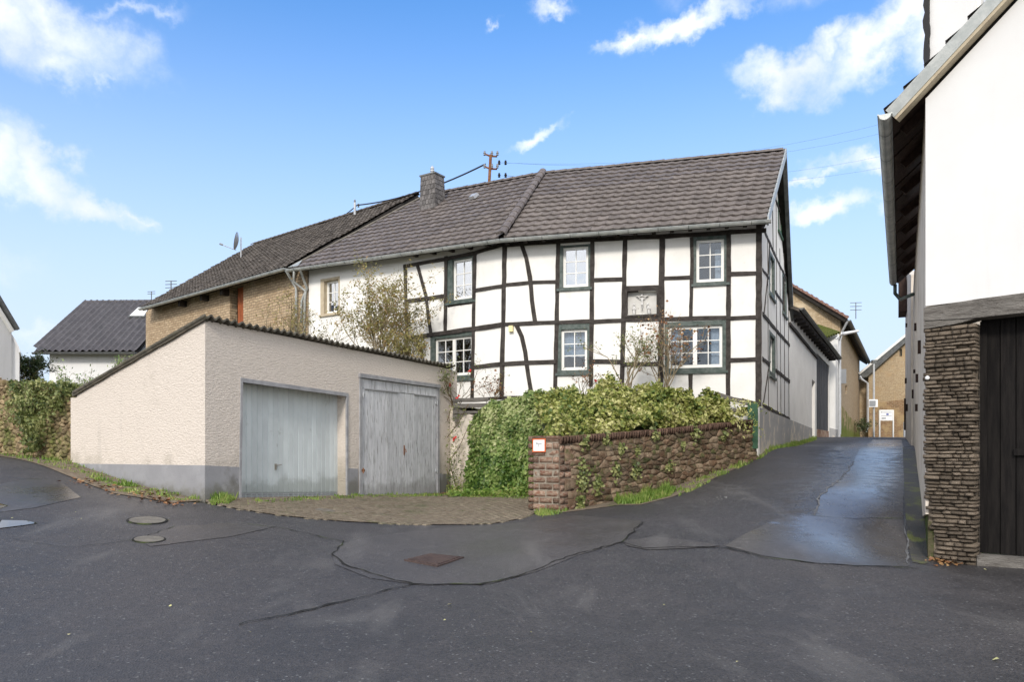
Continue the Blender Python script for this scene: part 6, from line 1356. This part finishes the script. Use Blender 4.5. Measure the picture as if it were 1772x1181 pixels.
# neighbouring house further up the lane on the right
N2 = Thing('lane_house', 'pale rendered lane house with dark shutter beyond the gutter downpipe', 'house', RS.P(16, 0)); b0_ = RS.P(14.6, 0, .05); PN = Plane(b0_.xy, (W(1566.5, 0, 34).x, 34)); 
nlv = PN.len; mb = MB(); mb.wall(PN, [(0, .8), (nlv, 1.6), (nlv, W(0, 470, 34).z), (0, W(0, 470, 23).z)], [], -5, 0); N2.part(mb, 'wall', M['cream'])
for x, y0, y1, w_ in ((1567.5, 690, 745, .12), (1570, 560, 566, .2), (1569, 655, 664, .25), (1571, 700, 712, .25)):
    u, va = PN.uv(x, y0); _, v2 = PN.uv(x, y1); N2.part(MB().pbox(PN, u - w_ / 2, u + w_ / 2, v2, va, -.02, .07), 'timber_stub', M['soffit'])
u, va = PN.uv(1569, 486); _, v2 = PN.uv(1569, 546); N2.part(MB().pbox(PN, u - 1.2, u + .5, v2, va, .02, .30), 'shutter', M['soffit'])
# ------------------------------------------------------------------ lane buildings beyond the gable
LBd = Thing('lane_outbuilding', 'white rendered outbuilding with dark boarded gate adjoining the timbered gable', 'outbuilding', (10, 27.1, h1(10, 27.1)))
PH = Plane((10.02, 27.15), (16.15, 38.0)); f = lambda x, y: PH.uv(x, y)
ev = E + 5.05; uH = PH.u(1435.5)
dh = [f(1405, 800), f(1410, 800), f(1410.3, 662), f(1405, 657)]; gh = [f(1413, 800), f(1434.5, 800), f(1434.5, 633), f(1413, 611)]
mb = MB(); mb.wall(PH, [(0, .8), dh[0], dh[3], dh[2], dh[1], gh[0], gh[3], gh[2], gh[1], (uH, .8), (uH, ev - .55), (0, ev)], [], -.3, 0); LBd.part(mb, 'wall', M['white'])
mb = MB(); mb.wall(PH, [(0.0, .8), f(1404.8, 800), f(1404.8, 742), (0.0, f(1368, 727)[1])], [], -.05, .02); LBd.part(mb, 'plinth', M['plinth2'])
mb = MB(); mb.pbox(PH, *sorted((PH.u(1405), PH.u(1410.3))), .9, f(1408, 657)[1], -.25, -.2); LBd.part(mb, 'door', M['frameg'])
mb = MB(); ga, gb_ = sorted((PH.u(1413), PH.u(1434.5))); mb.pbox(PH, ga, gb_, 1.5, f(1413, 608)[1], -.12, -.08); dg = LBd.part(mb, 'gate', M['darkwood'])
for i in range(16): w_ = (gb_ - ga) / 16; LBd.part(MB().pbox(PH, ga + i * w_ + .01, ga + (i + 1) * w_ - .01, f(1424, 745)[1], f(1424, 618)[1] + .1, -.08, -.04 + random.uniform(-.008, .008)), 'board', M['darkwood'], dg)
LBd.part(MB().pbox(PH, ga, gb_, .9, f(1424, 745)[1], -.09, .0), 'brick_step', M['brickI'])
mb = MB(); mb.strip(PH, [(-.2, ev - .5), (uH * .6, ev - .95)], .10, -.02, .08, .01); LBd.part(mb, 'timber_rail', M['timber'])
a0_, a1_ = PH.P(-.1, ev + .05, .35), PH.P(uH + .6, ev - .42, .35); bz_ = Vector((-PH.n.x, -PH.n.y, 0)) * 3
mb = MB(); mb.prism([a0_, a1_, a1_ + bz_ + Vector((0, 0, 1.6)), a0_ + bz_ + Vector((0, 0, 1.6))], [p - Vector((0, 0, .12)) for p in (a0_, a1_, a1_ + bz_ + Vector((0, 0, 1.6)), a0_ + bz_ + Vector((0, 0, 1.6)))]); LBd.part(mb, 'roof', M['tileB'])
LBd.part(gutter(MB(), a0_ + Vector((PH.n.x, PH.n.y, 0)) * .08, a1_ + Vector((PH.n.x, PH.n.y, 0)) * .08, .08), 'gutter', M['zincd'], recalc=False)
for i in range(16): u = uH * (i + .5) / 16; LBd.part(MB().pbox(PH, u - .05, u + .05, ev - .22 - .42 * u / uH, ev - .10 - .42 * u / uH, -.1, .32), 'rafter_end', M['timber'])
# white lean-to with mossy roof
LT = Thing('lean_to', 'narrow white lean-to wall with mossy corrugated roof beside the street lamp', 'shed', W(1444, 757, 38.3)); PT = Plane((W(1435.5, 0, 38.1).x, 38.1), (W(1453, 0, 38.5).x, 38.5)); f = lambda x, y: PT.uv(x, y)
LT.part(MB().wall(PT, [f(1425, 765), f(1452.5, 765), f(1452.5, 577), f(1440, 592), f(1425, 592)], [], -2.5, 0), 'wall', M['white']); LT.part(MB().wall(PT, [f(1435, 765), f(1452.6, 765), f(1452.6, 745), f(1435, 741)], [], -.05, .02), 'plinth', M['plinth2'])
mb = MB(); vs = []; n = 30
for j in range(2):
    for i in range(n + 1):
        a = W(1412 + 42 * i / n, 590 - 17 * i / n * .9, 38.0); b_ = a + Vector((-.2, 2.2, .75)); p = a if j == 0 else b_; vs.append(p + Vector((0, 0, .06 * math.sin(i * 2.1))))
mb.add(vs, [(i, i + 1, n + 2 + i, n + 1 + i) for i in range(n)]); mb.add([v - Vector((0, 0, .05)) for v in vs], [(i, i + 1, n + 2 + i, n + 1 + i) for i in range(n)]); LT.part(mb, 'corrugated_roof', M['moss'], recalc=False)
# tall buff barn up the lane
KB = Thing('lane_barn', 'tall buff brick barn with wide dark eaves up the lane', 'barn', W(1460, 755, 40)); PK = Plane((W(1330, 0, 40.6).x, 40.6), (W(1454, 0, 40.2).x, 40.2)); f = lambda x, y: PK.uv(x, y)
bk1 = brickmat('lane_barn_brick', PK.d, (.50, .39, .25), (.42, .31, .19), (.47, .39, .28), bw=.26, bh=.09, blot=(.56, .46, .32)); K2 = Plane((W(1454, 0, 40.2).x, 40.2), (W(1487.5, 0, 51).x, 51)); bk2 = brickmat('lane_barn_side_brick', K2.d, (.40, .31, .21), (.34, .25, .16), (.38, .32, .24), bw=.26, bh=.09)
mb = MB(); mb.wall(PK, [f(1330, 790), f(1454, 790), f(1454, 548), f(1366, 492), f(1330, 470)], [], -.4, 0); KB.part(mb, 'gable_wall', bk1)
g = lambda x, y: K2.uv(x, y); mb = MB(); mb.wall(K2, [g(1454, 770), g(1487.5, 765), g(1487.5, 612), g(1454, 552)], [[g(1462.5, 683), g(1466, 682), g(1466, 667), g(1462.5, 668)]], -.4, 0); KB.part(mb, 'side_wall', bk2)
KB.part(MB().wall(K2, [g(1454.2, 770), g(1487.3, 765), g(1487.3, 738), g(1470, 722), g(1454.2, 700)], [], -.1, .03), 'stone_base', M['rubbleS'])
v0k = W(1361, 489, 40.3); v1k = W(1466, 551, 39.6); eF = W(1503, 627, 52.0); vxk = v0k + (eF - v1k)
nk = (v1k - v0k).cross(eF - v1k).normalized(); nk = nk if nk.z > 0 else -nk; mb = MB(); slabroof(mb, [v0k, v1k, eF, vxk], nk, -.22, 0); KB.part(mb, 'roof', M['deck'])
n = 24
for i in range(n): a = v0k.lerp(v1k, (i + .05) / n); b_ = v0k.lerp(v1k, (i + .98) / n); mb = MB(); dd = Vector((.02, -.12, 0)); slabroof(mb, [a + dd, b_ + dd, b_ + Vector((0, .4, 0)), a + Vector((0, .4, 0))], nk, -.06, .05 + .03 * (i % 2)); KB.part(mb, 'verge_tile', M['tileR'])
KB.part(gutter(MB(), v1k + Vector((.08, 0, -.1)), eF + Vector((.08, 0, -.1)), .1), 'gutter', M['zincd'], recalc=False)
KB.part(MB().tube([v1k + Vector((0, 0, -.2)), W(1457, 575, 39.9), W(1453.5, 590, 39.9), W(1453.5, 752, 39.9)], .06, 6), 'downpipe', M['steel'])
KB.part(MB().box(tuple(W(1455.5, 664, 39.95)), tuple(W(1461, 640, 40.2))), 'meter_box', M['grey'])
aerial(W(1481, 552, 46), 1.0, 3, 'pale aerial above the eaves of the tall lane barn', .35)
# street lamp
SL = Thing('street_lamp', 'white street lamp on a curved arm over the lane', 'street lamp', W(1451, 755, 37.8)); 
SL.part(MB().tube([W(1452, 757, 37.8), W(1452, 584, 37.8)], .07, 8, .05), 'pole', M['steel']); SL.part(MB().tube([W(1452, 590, 37.8), W(1455, 581, 37.5), W(1462, 577, 37.1)], .04, 6), 'arm', M['steel'])
a, b_ = W(1459, 578, 37.2), W(1486, 573, 36.6); mb = MB(); mb.tube([a, a.lerp(b_, .3), a.lerp(b_, .8), b_], .09, 10, .05); SL.part(mb, 'lamp_head', M['signw'], smooth=True)
SL.part(MB().tube([W(1446, 587, 37.8), W(1452, 582, 37.8)], .035, 6), 'brace', M['steel'])
# end of the lane
EH = Thing('end_house', 'buff brick house with white verge closing the far end of lane', 'house', W(1540, 757, 50)); PE = Plane((W(1503, 0, 50).x, 50), (W(1640, 0, 47).x, 47)); f = lambda x, y: PE.uv(x, y)
be_ = brickmat('end_house_brick', PE.d, (.50, .39, .25), (.43, .32, .20), (.48, .40, .29), bw=.26, bh=.09, blot=(.42, .30, .17)); bs_ = brickmat('end_house_base_brick', PE.d, (.34, .21, .12), (.26, .17, .10), (.40, .32, .22), bw=.26, bh=.1, blot=(.40, .29, .16), bthr=(.45, .6))
EH.part(MB().wall(PE, [f(1503, 775), f(1640, 775), f(1640, 540), f(1575, 583), f(1503, 652)], [[f(1556, 617), f(1561, 617), f(1561, 604), f(1556, 604)]], -.4, 0), 'wall', be_)
EH.part(MB().wall(PE, [f(1503, 775), f(1600, 775), f(1600, 693), f(1560, 692), f(1503, 700)], [], -.1, .04), 'brick_base', bs_)
EH.part(MB().strip(PE, [f(1489, 653), f(1500, 649), f(1572, 585), f(1640, 527)], .35, -4, .3), 'roof', M['zincd']); EH.part(MB().strip(PE, [f(1489, 648), f(1570, 581), f(1640, 521)], .14, -.1, .35), 'verge_board', M['framew'])
EH.part(MB().tube([f_ for f_ in (PE.at(1490, 652, .3), PE.at(1494, 658, .25), PE.at(1502.5, 664, .15), PE.at(1502.5, 740, .12), PE.at(1500, 748, .2))], .075, 6), 'downpipe', M['steel'])
EH.part(MB().wall(PE, [f(1480, 775), f(1503, 775), f(1503, 655), f(1480, 655)], [], -2.5, -.8), 'side_wing', be_)
NB = Thing('notice_board', 'white framed notice board on two posts at end of lane', 'notice board', W(1534, 757, 44)); q = lambda x, y, z=44: W(x, y, z)
mb = MB(); mb.box((q(1521.5, 0).x, 44, q(0, 757).z - .2), (q(1523.5, 0).x, 44.07, q(0, 710).z)); NB.part(mb, 'post', M['framew']); mb = MB(); mb.box((q(1545, 0).x, 44, q(0, 757).z - .2), (q(1547, 0).x, 44.07, q(0, 710).z)); NB.part(mb, 'post', M['framew'])
mb = MB(); mb.box((q(1523.6, 0).x, 44.005, q(0, 712.5).z), (q(1544.9, 0).x, 44.065, q(0, 709.8).z)); mb.box((q(1523.6, 0).x, 44.005, q(0, 728.5).z), (q(1544.9, 0).x, 44.065, q(0, 727).z)); NB.part(mb, 'frame', M['framew'])
mb = MB(); mb.box((q(1523.6, 0).x, 44.02, q(0, 726.9).z), (q(1544.9, 0).x, 44.05, q(0, 712.6).z)); NB.part(mb, 'board', M['signw'])
mb = MB()
for x0, y0, x1, y1 in ((1525, 713.5, 1527, 714.6), (1526, 723.8, 1533, 725.2), (1525, 719.8, 1543, 720.2), (1528, 714, 1543, 714.4)): mb.box((q(x0, 0).x, 44.012, q(0, y1).z), (q(x1, 0).x, 44.018, q(0, y0).z))
NB.part(mb, 'printed_lines', M['black']); mb = MB(); mb.box((q(1534, 0).x, 44.012, q(0, 719).z), (q(1538, 0).x, 44.018, q(0, 716).z)); NB.part(mb, 'printed_emblem', M['blue'])
TP = Thing('telephone_pole', 'thin grey pole with small square box before the end house', 'pole', W(1512, 757, 46)); TP.part(MB().tube([W(1512, 759, 46), W(1512, 627, 46)], .06, 6), 'pole', M['steel']); TP.part(MB().box(tuple(W(1510, 629, 45.9)), tuple(W(1514.5, 624, 46.1))), 'cap', M['zincd'])
TP.part(MB().box(tuple(W(1503.5, 705, 45.8)), tuple(W(1517, 692, 45.95))), 'sign_box', M['signw']); TP.part(MB().box(tuple(W(1505, 703, 45.76)), tuple(W(1515, 694, 45.79))), 'sign_face', M['grey'])
SP = Thing('white_post', 'short white bollard at the right corner of end house', 'bollard', W(1565, 755, 42)); SP.part(MB().tube([W(1565, 757, 42), W(1565, 731, 42)], .06, 8), 'post', M['signw'])
b = W(1494, 755, 47); shrub((b.x, b.y, b.z - .1), 1.2, .5, 'small dark bush beside the downpipe at lane end', M['darkfol'], 6, .12, 900)
